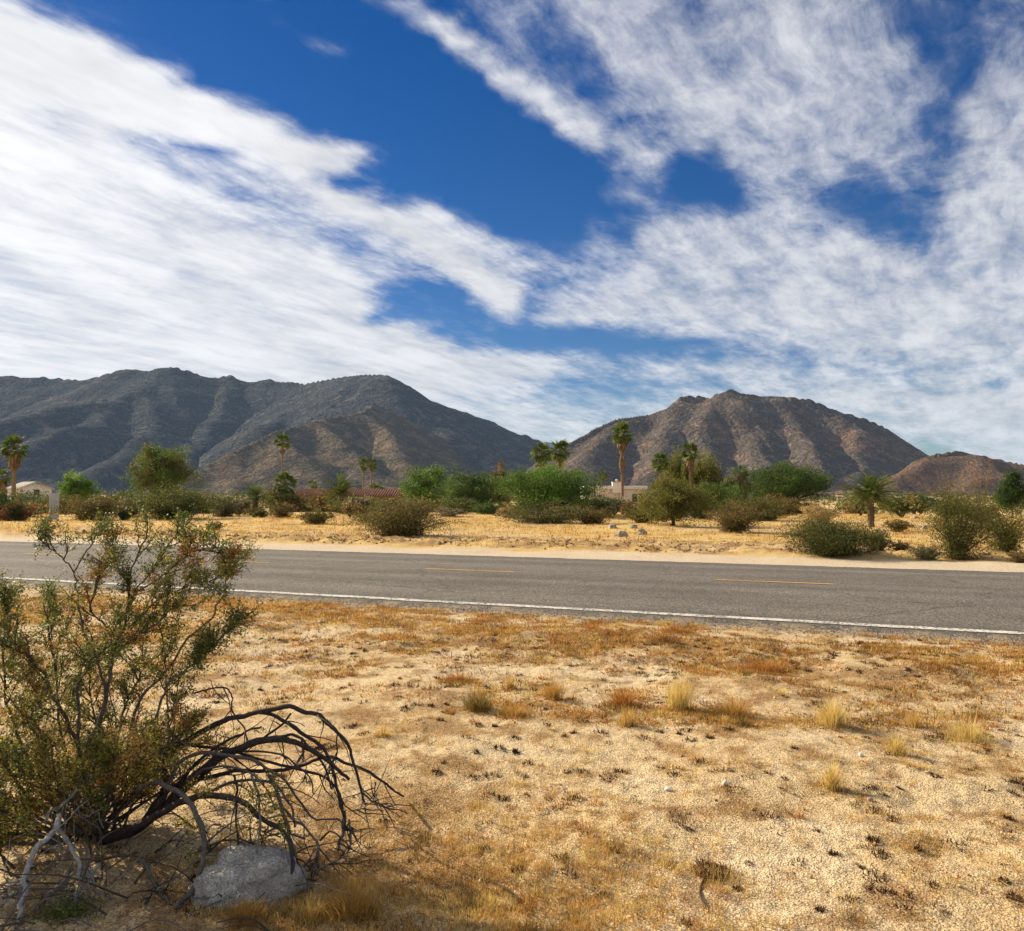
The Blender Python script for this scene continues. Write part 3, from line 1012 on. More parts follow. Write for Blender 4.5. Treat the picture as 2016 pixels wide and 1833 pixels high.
def mats(n_clump, region, dens, seed, rad_rng, nb_rng, h_rng, w_rng, weights, lean=(0.7, 0.35)):
    rs = rng(seed)
    pts = []
    while sum(len(p) for p in pts) < n_clump:
        c = region(rs, 4000)
        pts.append(c[rs.rand(len(c)) < dens(c[:, 0], c[:, 1])])
    ctr = np.concatenate(pts)[:n_clump]
    nb = rs.randint(nb_rng[0], nb_rng[1], n_clump)
    idx = np.repeat(np.arange(n_clump), nb)
    n = len(idx)
    rr = rs.uniform(rad_rng[0], rad_rng[1], n_clump) ** 1.0
    el = rs.uniform(0.45, 1.0, n_clump)
    ea = rs.uniform(0, np.pi, n_clump)
    r = rr[idx] * np.sqrt(rs.rand(n)) * rs.uniform(0.5, 1.25, n)
    th = rs.uniform(0, 2 * np.pi, n)
    lx, ly = r * np.cos(th), r * np.sin(th) * el[idx]
    x = ctr[idx, 0] + lx * np.cos(ea[idx]) - ly * np.sin(ea[idx])
    y = ctr[idx, 1] + lx * np.sin(ea[idx]) + ly * np.cos(ea[idx])
    z = ground_z(x, y) - 0.004
    # height falls off from the middle of each clump, so that it mounds up
    k = 1 - 0.55 * (r / rr[idx]).clip(0, 1.3)
    hc = rs.uniform(h_rng[0], h_rng[1], n_clump)
    h = hc[idx] * k * rs.uniform(0.6, 1.35, n)
    w = rs.uniform(w_rng[0], w_rng[1], n)
    az = th + ea[idx] + rs.normal(0, 0.9, n)
    ln = np.clip(rs.normal(lean[0], lean[1], n), 0.02, 1.5)
    pc = rs.choice(len(PALETTE), n_clump, p=np.array(weights) / np.sum(weights))
    col = PALETTE[pc][idx] * rs.uniform(0.72, 1.25, (n, 1)) * (1 + rs.normal(0, 0.05, (n, 3)))
    col = np.clip(col, 0.02, 0.85)
    return blades1(np.stack([x, y, z], 1), az, ln, h, w, col, rs)


def view_region(y0, y1, half=0.70):
    def f(rs, n):
        # even over the ground
        y = np.sqrt(rs.uniform(y0 * y0, y1 * y1, n))
        x = y * rs.uniform(-half, half, n)
        return np.stack([x, y], 1)
    return f


TUFTS = [  # px, py, height px, width px, blades, palette, label
    (1336, 1396, 58, 60, 300, 5, 'tallest pale straw tuft, upright, in the middle of the near verge'),
    (1640, 1424, 50, 80, 300, 5, 'broad pale straw tuft on the right of the near verge'),
    (1005, 1356, 30, 26, 90, 0, 'short thin straw tuft just behind the dark olive clump'),
    (1090, 1376, 38, 60, 180, 1, 'golden tuft between the olive clump and the tallest tuft'),
    (940, 1398, 40, 80, 420, 3, 'dark olive rounded grass clump on the near verge'),
    (1010, 1410, 24, 110, 380, 1, 'flat orange grass mat at the foot of the olive clump'),
    (1440, 1404, 34, 120, 420, 1, 'wide low golden tuft right of the tallest tuft'),
    (1462, 1428, 20, 60, 200, 3, 'low green brown cushion in front of the wide golden tuft'),
    (1238, 1428, 34, 50, 140, 0, 'small loose straw tuft left of the tallest tuft'),
    (1637, 1556, 58, 36, 120, 5, 'thin upright straw tuft standing alone on the sand'),
    (1800, 1424, 36, 40, 120, 0, 'narrow straw tuft between the broad tuft and the stalks'),
    (1905, 1444, 38, 110, 320, 5, 'wide pale tuft below the tall thin stalks at right'),
    (1766, 1480, 34, 60, 160, 5, 'loose pale tuft in front of the broad straw tuft'),
    (755, 1462, 20, 60, 130, 0, 'small straw tuft beyond the dead arching branches'),
    (1225, 1385, 36, 90, 360, 2, 'rust red grass cushion behind the small loose tuft'),
    (480, 1822, 40, 80, 220, 1, 'orange tuft in front of the granite boulder'),
    (690, 1800, 62, 150, 420, 1, 'large orange brown tuft right of the granite boulder'),
    (610, 1815, 40, 90, 220, 0, 'straw tuft at the right foot of the granite boulder'),
    (1500, 1320, 26, 190, 420, 2, 'wide rust coloured grass mat behind the golden tufts'),
    (1315, 1272, 22, 90, 240, 4, 'brown grass mat close to the road'),
    (1330, 1245, 18, 110, 260, 2, 'orange grass mat at the road edge right of centre'),
    (900, 1340, 18, 130, 300, 2, 'reddish brown grass mat behind the olive clump'),
]
TUFT_XY = [on_ground(t[0], t[1]) for t in TUFTS]


# how thickly the near verge is covered
def near_cover(x, y):
    s = road_s(x, y)
    n = fbm(x / 1.3, y / 1.3, 3, 0.55, 131)
    d = 0.08 + 0.55 * sstep(0.05, 0.6, n)
    d = d + 0.75 * sstep(6.5, 9.5, s) * sstep(-0.55, 0.15, n)
    d = d + 0.9 * np.exp(-(((x + 0.15) / 0.75) ** 2 + ((y - 3.5) / 0.9) ** 2))
    d = d + 0.55 * np.exp(-(((x - 0.2) / 0.9) ** 2 + ((y - 2.7) / 0.5) ** 2))
    for q in TUFT_XY:
        d = d + 0.75 * np.exp(-(((x - q.x) / 0.22) ** 2 + ((y - q.y) / 0.35) ** 2))
    d = d * (1 - 0.7 * np.exp(-(((x + 0.1) / 0.9) ** 2 + ((y - 5.6) / 1.2) ** 2)))
    return np.where(s < 10.75, np.clip(d, 0, 1), 0.0)


g = Acc()
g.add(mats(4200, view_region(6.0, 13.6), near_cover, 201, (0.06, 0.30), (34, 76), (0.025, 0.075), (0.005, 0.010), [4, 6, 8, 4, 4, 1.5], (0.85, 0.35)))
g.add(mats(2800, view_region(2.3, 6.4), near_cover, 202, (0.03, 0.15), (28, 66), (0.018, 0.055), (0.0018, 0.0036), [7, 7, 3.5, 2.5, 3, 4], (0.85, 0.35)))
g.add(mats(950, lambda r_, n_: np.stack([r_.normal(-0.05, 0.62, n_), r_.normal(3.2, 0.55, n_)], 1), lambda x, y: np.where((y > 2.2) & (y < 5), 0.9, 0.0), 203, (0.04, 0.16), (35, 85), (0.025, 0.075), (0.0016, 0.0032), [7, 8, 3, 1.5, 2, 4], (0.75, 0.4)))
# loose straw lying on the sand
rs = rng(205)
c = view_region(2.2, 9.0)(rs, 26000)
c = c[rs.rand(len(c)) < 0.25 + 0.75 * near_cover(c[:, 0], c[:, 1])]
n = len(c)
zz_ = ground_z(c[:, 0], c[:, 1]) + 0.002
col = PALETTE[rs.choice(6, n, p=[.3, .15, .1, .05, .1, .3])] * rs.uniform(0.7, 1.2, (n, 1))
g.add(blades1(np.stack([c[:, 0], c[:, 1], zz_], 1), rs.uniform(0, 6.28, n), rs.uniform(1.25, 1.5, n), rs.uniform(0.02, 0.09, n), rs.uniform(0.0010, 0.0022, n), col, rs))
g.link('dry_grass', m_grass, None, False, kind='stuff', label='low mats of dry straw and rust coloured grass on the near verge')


# golden grass over the far verge
def far_cover(x, y):
    s = road_s(x, y)
    t = x * RD.x + y * RD.y
    n = fbm(x / 4.0, y / 4.0, 3, 0.55, 141)
    d = 0.25 + 0.6 * sstep(-0.3, 0.4, n)
    return np.where(s > 23.4, d * (0.45 + 0.55 * sstep(23.5, 29, s)), 0.0)


g = Acc()
g.add(mats(9500, view_region(21, 70, 0.68), far_cover, 211, (0.15, 0.8), (7, 17), (0.06, 0.24), (0.012, 0.028), [5, 7, 2.2, 1.4, 2.0, 4], (0.5, 0.35)))
g.link('dry_grass', m_grass, None, False, kind='stuff', label='golden dry grass covering the verge beyond the road')

# dark withered weeds
g = Acc()
g.add(mats(1000, view_region(2.3, 9.5), lambda x, y: np.where(road_s(x, y) < 10.6, 0.25 + 0.75 * sstep(-0.1, 0.5, fbm(x / 1.1, y / 1.1, 3, 0.5, 151)), 0), 221, (0.02, 0.085), (40, 110), (0.012, 0.045), (0.004, 0.008), [0, 0, 0, 0.5, 6, 0], (0.9, 0.4)))
g.c = [c_ * np.array([0.34, 0.30, 0.32]) for c_ in g.c]
g.link('withered_weeds', m_weed, None, False, kind='stuff', label='small dark withered weeds dotted over the sand')

# ------------------------------------------------------------------ pebbles and clods
OCT_V = np.array([[1, 0, 0], [-1, 0, 0], [0, 1, 0], [0, -1, 0], [0, 0, 1], [0, 0, -1.0]])
OCT_F = np.array([[0, 2, 4], [2, 1, 4], [1, 3, 4], [3, 0, 4], [2, 0, 5], [1, 2, 5], [3, 1, 5], [0, 3, 5]])
ICO_V, ICO_F = None, None


def pebbles(xy, size, col, rs, sink=0.3):
    n = len(xy)
    z = ground_z(xy[:, 0], xy[:, 1])
    V = OCT_V[None] * rs.uniform(0.6, 1.3, (n, 6, 1)) * size[:, None, None] * np.array([1, 1, 0.7])
    a = rs.uniform(0, 6.28, n)
    ca, sa = np.cos(a)[:, None], np.sin(a)[:, None]
    X = V[..., 0] * ca - V[..., 1] * sa + xy[:, 0][:, None]
    Y = V[..., 0] * sa + V[..., 1] * ca + xy[:, 1][:, None]
    Z = V[..., 2] + (z + size * sink)[:, None]
    V = np.stack([X, Y, Z], -1).reshape(-1, 3)
    F = (np.arange(n)[:, None, None] * 6 + OCT_F[None]).reshape(-1, 3)
    return V, F, np.repeat(col, 6, 0)


rs = rng(231)
g = Acc()
c = view_region(2.2, 8.5)(rs, 22000)
keep = rs.rand(len(c)) < np.clip(1.5 - 0.16 * c[:, 1], 0.25, 1)
c = c[keep]
n = len(c)
tint = np.array([[0.60, 0.42, 0.21], [0.38, 0.23, 0.10], [0.68, 0.53, 0.32], [0.16, 0.09, 0.04], [0.48, 0.31, 0.13]])
g.add(pebbles(c, rs.uniform(0.0016, 0.0048, n) * (1 + 2.2 * (rs.rand(n) > 0.975)), tint[rs.randint(0, 5, n)] * rs.uniform(0.8, 1.15, (n, 1)), rs))
tt = rs.uniform(-14, 14, 5000)
ss = S_NEAR - np.abs(rs.normal(0, 0.28, 5000)) + 0.08
c = np.stack([RN.x * ss + RD.x * tt, RN.y * ss + RD.y * tt], 1)
g.add(pebbles(c, rs.uniform(0.006, 0.017, 5000), np.array([[0.25, 0.22, 0.18]]) * rs.uniform(0.5, 1.7, (5000, 1)), rs))
g.link('gravel', m_stone, None, False, kind='stuff', label='coarse sand grains and gravel on the ground')

g = Acc()
tt = rs.uniform(-9, 9, 700)
ss = 8.2 + 0.45 * fbm(tt / 1.6, tt * 0 + 2.7, 3, 0.6, 23) + rs.normal(0, 0.22, 700)
m_ = fbm(tt / 1.1, tt * 0, 2, 0.5, 29) > -0.25
c = np.stack([RN.x * ss + RD.x * tt, RN.y * ss + RD.y * tt], 1)[m_]
n = len(c)
g.add(pebbles(c, rs.uniform(0.004, 0.02, n) * (1 + (rs.rand(n) > 0.93)), np.array([[0.42, 0.28, 0.15]]) * rs.uniform(0.6, 1.3, (n, 1)), rs))
tt = rs.uniform(-30, 24, 5200)
row = rs.choice([24.3, 25.4, 26.4, 27.6], 5200, p=[0.35, 0.2, 0.3, 0.15])
ss = row + rs.normal(0, 0.30, 5200) - 0.5 * fbm(tt / 6.0, row / 9.0, 2, 0.5, 41)
m_ = fbm(tt / 2.2, row, 3, 0.6, 48) > -0.12
c = np.stack([RN.x * ss + RD.x * tt, RN.y * ss + RD.y * tt], 1)[m_]
n = len(c)
g.add(pebbles(c, rs.uniform(0.015, 0.06, n) * (1 + (rs.rand(n) > 0.95)), np.array([[0.33, 0.20, 0.10]]) * rs.uniform(0.5, 1.5, (n, 1)), rs))
g.link('soil_clods', m_stone, None, False, kind='stuff', label='crumbled brown soil along the eroded lip and the far ruts')


def rock_mesh(name, sx, sy, sz, mat, seed, sub=4, rough=0.12, flat=0.25):
    import bmesh
    bm = bmesh.new()
    bmesh.ops.create_icosphere(bm, subdivisions=sub, radius=1.0)
    V = np.array([v.co[:] for v in bm.verts])
    F = np.array([[v.index for v in f.verts] for f in bm.faces])
    bm.free()
    d = 1 + rough * fbm(V[:, 0] * 1.3 + seed, V[:, 1] * 1.3 + V[:, 2] * 1.7, 4, 0.55, seed) + rough * 0.6 * fbm(V[:, 2] * 1.9 + seed, V[:, 0] * 1.5 - V[:, 1], 3, 0.5, seed + 5)
    # a few facets
    rs = rng(seed)
    for _ in range(7):
        nv = rs.normal(0, 1, 3)
        nv /= np.linalg.norm(nv)
        h = (V * d[:, None]) @ nv
        cut = rs.uniform(0.84, 0.99)
        d = d * np.where(h > cut, 1 - 0.75 * (h - cut) / np.maximum(h, 1e-3), 1)
    V = V * d[:, None] * np.array([sx, sy, sz])
    V[:, 2] = np.maximum(V[:, 2], -flat * sz)
    return make_mesh(name, V, F, np.tile([0.5, 0.45, 0.4], (len(V), 1)), True, mat)


m_gran, N = new_mat('speckled_granite')
P = N.node('ShaderNodeTexCoord').outputs['Object']
n1 = N.noise(P, 9, 6, 0.65)
v1 = N.voronoi(P, 190, out='Color')
r_, g_, b_ = N.sep(v1)
n3 = N.noise(P, 45, 4, 0.7)
c = N.mix(N.smap(n1, 0.35, 0.65), (0.29, 0.265, 0.225, 1), (0.46, 0.425, 0.365, 1))
c = N.mix(N.math('MULTIPLY', N.smap(r_, 0.78, 0.84), 0.55), c, (0.10, 0.095, 0.088, 1))
c = N.mix(N.math('MULTIPLY', N.smap(r_, 0.22, 0.16), 0.6), c, (0.62, 0.60, 0.56, 1))
c = N.mix(N.math('MULTIPLY', N.smap(n3, 0.58, 0.7), 0.4), c, (0.33, 0.25, 0.16, 1))
st = N.noise(P, 3.5, 5, 0.65)
c = N.mix(N.math('MULTIPLY', N.smap(st, 0.48, 0.66), 0.55), c, (0.20, 0.165, 0.12, 1))
cr_ = N.voronoi(N.vmath('ADD', P, N.vmath('MULTIPLY', N.noise(P, 6, 3, 0.6, out=1), (0.25, 0.25, 0.25))), 4.5, 'DISTANCE_TO_EDGE')
ck_ = N.smap(cr_, 0.0, 0.03, 1, 0)
c = N.mix(N.math('MULTIPLY', ck_, 0.16), c, (0.07, 0.06, 0.05, 1))
bp = N.bump(N.math('SUBTRACT', N.math('ADD', N.math('MULTIPLY', n1, 1.4), N.math('ADD', n3, N.math('MULTIPLY', r_, 0.35))), N.math('MULTIPLY', ck_, 0.15)), 0.9, 0.014)
finish(N, c, 0.9, bp, 0.2)
m_pale, N = new_mat('pale_boulder')
P = N.node('ShaderNodeTexCoord').outputs['Object']
n1 = N.noise(P, 5, 6, 0.65)
n2 = N.noise(P, 30, 4, 0.7)
c = N.mix(N.smap(n1, 0.3, 0.7), (0.24, 0.19, 0.14, 1), (0.46, 0.385, 0.295, 1))
c = N.mix(N.math('MULTIPLY', N.smap(n2, 0.6, 0.7), 0.5), c, (0.2, 0.16, 0.12, 1))
finish(N, c, 0.9, N.bump(N.math('ADD', n1, n2), 0.8, 0.03), 0.15)

bp_ = on_ground(483, 1768)
bo = link('boulder', rock_mesh('boulder', 0.236, 0.20, 0.160, m_gran, 9, 5, 0.11, 0.4), None, (bp_.x, bp_.y + 0.06, gz1(bp_.x, bp_.y) + 0.02),
          label='grey speckled granite boulder under the dead arching branches', category='boulder')
bo.rotation_euler = (0, 0, 0.3)
m_white_stone, N = new_mat('white_stone')
P = N.node('ShaderNodeTexCoord').outputs['Object']
n1 = N.noise(P, 60, 5, 0.65)
finish(N, N.mix(N.smap(n1, 0.3, 0.7), (0.55, 0.50, 0.42, 1), (0.82, 0.79, 0.72, 1)), 0.85, N.bump(n1, 0.6, 0.003), 0.2)
STONES = [(1315, 1561, 0.016, 'small round white stone lying on the bare sand'),
          (1428, 1554, 0.017, 'small wedge shaped pale stone casting a shadow on the sand'),
          (1695, 1492, 0.015, 'small pale stone beside the pale straw tuft on the right'),
          (1712, 1580, 0.016, 'dull sandy stone below the thin upright straw tuft')]
for i_, (px, py, r, lab) in enumerate(STONES):
    p = on_ground(px, py)
    o = link('stone', rock_mesh('stone', r * 1.15, r, r * (1.3 if i_ == 1 else 0.85), m_pale if i_ == 3 else m_white_stone, 60 + i_, 3, 0.2, 0.3), None, (p.x, p.y, gz1(p.x, p.y) + r * 0.3), label=lab, category='stone', group='small stones on the sand')

# ------------------------------------------------------------------ single upright grass tufts
for i_, (px, py, hp, wp, nb, pal, lab) in enumerate(TUFTS):
    rs = rng(300 + i_)
    p = on_ground(px, py)
    m_ = p.y / FPX
    h, rad_ = hp * m_ * 1.28, wp * m_ * 0.58
    nb = int(nb * 2.0)
    r = rad_ * np.clip(np.abs(rs.normal(0, 0.36, nb)), 0, 0.75)
    th = rs.uniform(0, 6.283, nb)
    lob = 0.9 + 0.15 * np.sin(th * 2 + i_) + 0.12 * np.sin(th * 3 + 2.1 * i_)
    x, y = r * np.cos(th) * lob, r * np.sin(th) * 0.9 * lob
    z = ground_z(p.x + x, p.y + y) - gz1(p.x, p.y) - 0.004
    upright = hp > 0.55 * wp
    ln = np.abs(rs.normal(0.15, 0.32, nb)) if upright else np.abs(rs.normal(0.7, 0.42, nb))
    hh = h * rs.uniform(0.3, 1.15, nb) * np.clip(1.05 - 0.45 * (r / rad_), 0.25, 1.1)
    ww = np.full(nb, 0.0022 + 0.0005 * p.y / 5)
    col = np.clip(PALETTE[pal] * rs.uniform(0.72, 1.22, (nb, 1)), 0.02, 0.85)
    g = Acc()
    # thatch of old stems at the root
    ra_, an_ = np.meshgrid(np.linspace(0, 1, 5), np.linspace(0, 6.283, 17)[:-1], indexing='ij')
    tx = ra_ * np.cos(an_) * rad_ * (0.6 + 0.12 * np.sin(an_ * 3 + i_))
    ty = ra_ * np.sin(an_) * rad_ * 0.5
    tz = ground_z(p.x + tx, p.y + ty) - gz1(p.x, p.y) + 0.12 * h * (1 - ra_ ** 2) - 0.006 * ra_ + rs.normal(0, 0.03, tx.shape) * h * (1 - ra_)
    tv = np.stack([tx.ravel(), ty.ravel(), tz.ravel()], 1)
    q_ = (np.arange(4)[:, None] * 16 + np.arange(16)[None]).ravel()
    q2 = (np.arange(4)[:, None] * 16 + (np.arange(16)[None] + 1) % 16).ravel()
    g.add((tv, np.concatenate([np.stack([q_, q_ + 16, q2 + 16], 1), np.stack([q_, q2 + 16, q2], 1)]), np.tile(PALETTE[pal] * 0.35 + np.array([0.20, 0.13, 0.055]), (len(tv), 1))))
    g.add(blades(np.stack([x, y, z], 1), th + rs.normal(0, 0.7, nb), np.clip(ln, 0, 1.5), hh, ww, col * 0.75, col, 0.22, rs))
    if i_ == 11:
        for _ in range(7):
            q = np.array([rs.uniform(-0.12, 0.14), rs.uniform(-0.06, 0.06), 0])
            top = q + np.array([rs.normal(0, 0.04), rs.normal(0, 0.03), rs.uniform(0.18, 0.34)])
            g.add(tube(smooth_path([q, (q + top) / 2 + rs.normal(0, 0.008, 3), top], 6), np.linspace(0.0016, 0.0008, 6), 3, PALETTE[0]))
    g.link('grass_tuft', m_grass, None, False, loc=(p.x, p.y, gz1(p.x, p.y)), label=lab, category='grass tuft', group='grass tufts on the near verge')

# dark dead weed with its curved stem, low right of centre
rs = rng(371)
p = on_ground(1402, 1716)
nb = 520
r = 0.085 * np.sqrt(rs.rand(nb))
th = rs.uniform(0, 6.28, nb)
x, y = r * np.cos(th) * 1.0, r * np.sin(th) * 1.1
z = ground_z(p.x + x, p.y + y) - gz1(p.x, p.y)
col = np.array([[0.13, 0.062, 0.026]]) * rs.uniform(0.5, 1.6, (nb, 1))
wd = thing('dead_weed', 'dark brown shrivelled weed with a curved bare stem', 'dead weed', (p.x, p.y, gz1(p.x, p.y)))
g = Acc()
g.add(blades(np.stack([x, y, z], 1), rs.uniform(0, 6.28, nb), rs.uniform(0.4, 1.4, nb), rs.uniform(0.015, 0.05, nb), np.full(nb, 0.005), col, col * 1.2, 0.3, rs))
g.link('clump', m_weed, wd, False)
stem = []
for px, py in [(1393, 1720), (1381, 1745), (1378, 1765), (1382, 1782), (1392, 1793)]:
    q = on_ground(px, py)
    stem.append((q.x - p.x, q.y - p.y, gz1(q.x, q.y) - gz1(p.x, p.y) + 0.006))
g = Acc()
g.add(tube(smooth_path(stem, 14), np.linspace(0.006, 0.0035, 14), 6, (0.10, 0.06, 0.035)))
g.link('stem', m_weed, wd)
# ------------------------------------------------------------------ creosote bush and the dead branches beside it
m_bark, N = new_mat('grey_brown_bark')
a = N.node('ShaderNodeVertexColor', layer_name='Col')
P = N.node('ShaderNodeNewGeometry').outputs['Position']
n1 = N.noise(P, 55, 5, 0.7)
n2 = N.noise(P, 260, 3, 0.7)
k = N.smap(n1, 0.3, 0.7, 0.55, 1.45, 'LINEAR')
finish(N, N.vmath('MULTIPLY', a.outputs[0], N.combine(k, k, k)), 0.85, N.bump(N.math('ADD', n1, N.math('MULTIPLY', n2, 0.4)), 0.8, 0.006), 0.25)
m_leaf = attr_mat('creosote_leaf', 0.42, 0.5, 0.25, 90, 0.4)


def path3(pts, y0, y1, jit=0.0, rs=None):
    """photo points + the depth they start and end at -> smooth 3-D path"""
    k = len(pts)
    out = []
    for i_, (px, py) in enumerate(pts):
        Y = y0 + (y1 - y0) * i_ / (k - 1)
        q = at(px, py, Y)
        gq = gz1(q.x, q.y)
        if q.z < gq + 0.005:
            q = on_ground(px, py, 0.01)
            q.z = gz1(q.x, q.y) + 0.008
        out.append(q[:])
    n = max(8, 5 * k)
    p = smooth_path(out, n)
    if jit and rs is not None:
        j = rs.normal(0, jit, (n, 3))
        j = (np.roll(j, 1, 0) + j + np.roll(j, -1, 0)) / 3
        j[0] = 0
        p = p + j
    return p


BUSH = on_ground(175, 1640)
bush = thing('creosote_bush', 'tall leafy creosote bush in the lower left corner', 'bush', (BUSH.x, BUSH.y, 0))
B0 = np.array([BUSH.x, BUSH.y, 0.0])
rs = rng(401)
twigs, leaves = Acc(), Acc()
LEAFCOL = np.array([[0.135, 0.175, 0.024], [0.220, 0.215, 0.032], [0.35, 0.285, 0.044], [0.080, 0.115, 0.022], [0.38, 0.165, 0.028], [0.34, 0.240, 0.045]])


def leafy_twig(p, d, L, tint, nleaf, r0=0.0016):
    k = 4
    d = d / (np.linalg.norm(d) + 1e-9)
    pts = [p]
    for _ in range(k - 1):
        d = d + rs.normal(0, 0.22, 3) + np.array([0, 0, 0.05])
        d /= np.linalg.norm(d)
        pts.append(pts[-1] + d * L / (k - 1))
    pth = np.array(pts)
    twigs.add(tube(pth, np.linspace(r0, r0 * 0.5, k), 3, np.array([0.10, 0.075, 0.05]) * rs.uniform(0.6, 1.4)))
    t = rs.uniform(0.12, 1.0, nleaf) * (k - 1)
    i = np.minimum(t.astype(int), k - 2)
    f = (t - i)[:, None]
    q = pth[i] * (1 - f) + pth[i + 1] * f + rs.normal(0, 0.010, (nleaf, 3))
    c = LEAFCOL[np.where(rs.rand(nleaf) < 0.75, tint, rs.randint(0, 4, nleaf))] * rs.uniform(0.65, 1.35, (nleaf, 1))
    leaves.add(leaf_tris(q, rs.uniform(0.0075, 0.0135, nleaf), rs, c, 0.35, 0.75))
    return pth


def grow(path, t_from, n_sub, sub_len, dens, tints, droop=0.0, leafy=1.0, tipless=False):
    n = len(path)
    n_sub = int(n_sub * 1.4)
    sub_len *= 1.15
    for q in range(n_sub):
        t = t_from + (1 - t_from) * (q + rs.rand()) / n_sub
        i = min(int(t * (n - 1)), n - 2)
        p = path[i] + (path[i + 1] - path[i]) * rs.rand()
        T = path[i + 1] - path[i]
        T /= np.linalg.norm(T) + 1e-9
        side = np.cross(T, rs.normal(0, 1, 3))
        side /= np.linalg.norm(side) + 1e-9
        d = T * 0.65 + side * 0.75 + np.array([0, 0, 0.25 - droop])
        d /= np.linalg.norm(d)
        L = sub_len * rs.uniform(0.5, 1.25) * (1.15 - 0.5 * t)
        k = 7
        pts = [p]
        dd = d.copy()
        for _ in range(k - 1):
            dd = dd + rs.normal(0, 0.16, 3) + np.array([0, 0, 0.06])
            dd /= np.linalg.norm(dd)
            pts.append(pts[-1] + dd * L / (k - 1))
        sp = np.array(pts)
        e_ = sp[-1]
        if HORIZON + (CAM_H - e_[2]) / e_[1] * FPX < 1022:      # the bush stops just above the far road edge
            continue
        twigs.add(tube(sp, np.linspace(0.0042, 0.0016, k), 4, np.array([0.11, 0.085, 0.06]) * rs.uniform(0.6, 1.3)))
        tint = rs.choice(tints)
        nt = int(1.55 * dens * rs.uniform(0.7, 1.3))
        for w in range(nt):
            tt = rs.uniform(0.2, 1.0)
            a_ = min(int(tt * (k - 1)), k - 2)
            pp = sp[a_] + (sp[a_ + 1] - sp[a_]) * rs.rand()
            dv = (sp[a_ + 1] - sp[a_]) / (np.linalg.norm(sp[a_ + 1] - sp[a_]) + 1e-9) * 0.5 + rs.normal(0, 0.55, 3) + np.array([0, 0, 0.2])
            leafy_twig(pp, dv, rs.uniform(0.05, 0.13), tint, int(rs.uniform(8, 21) * leafy))


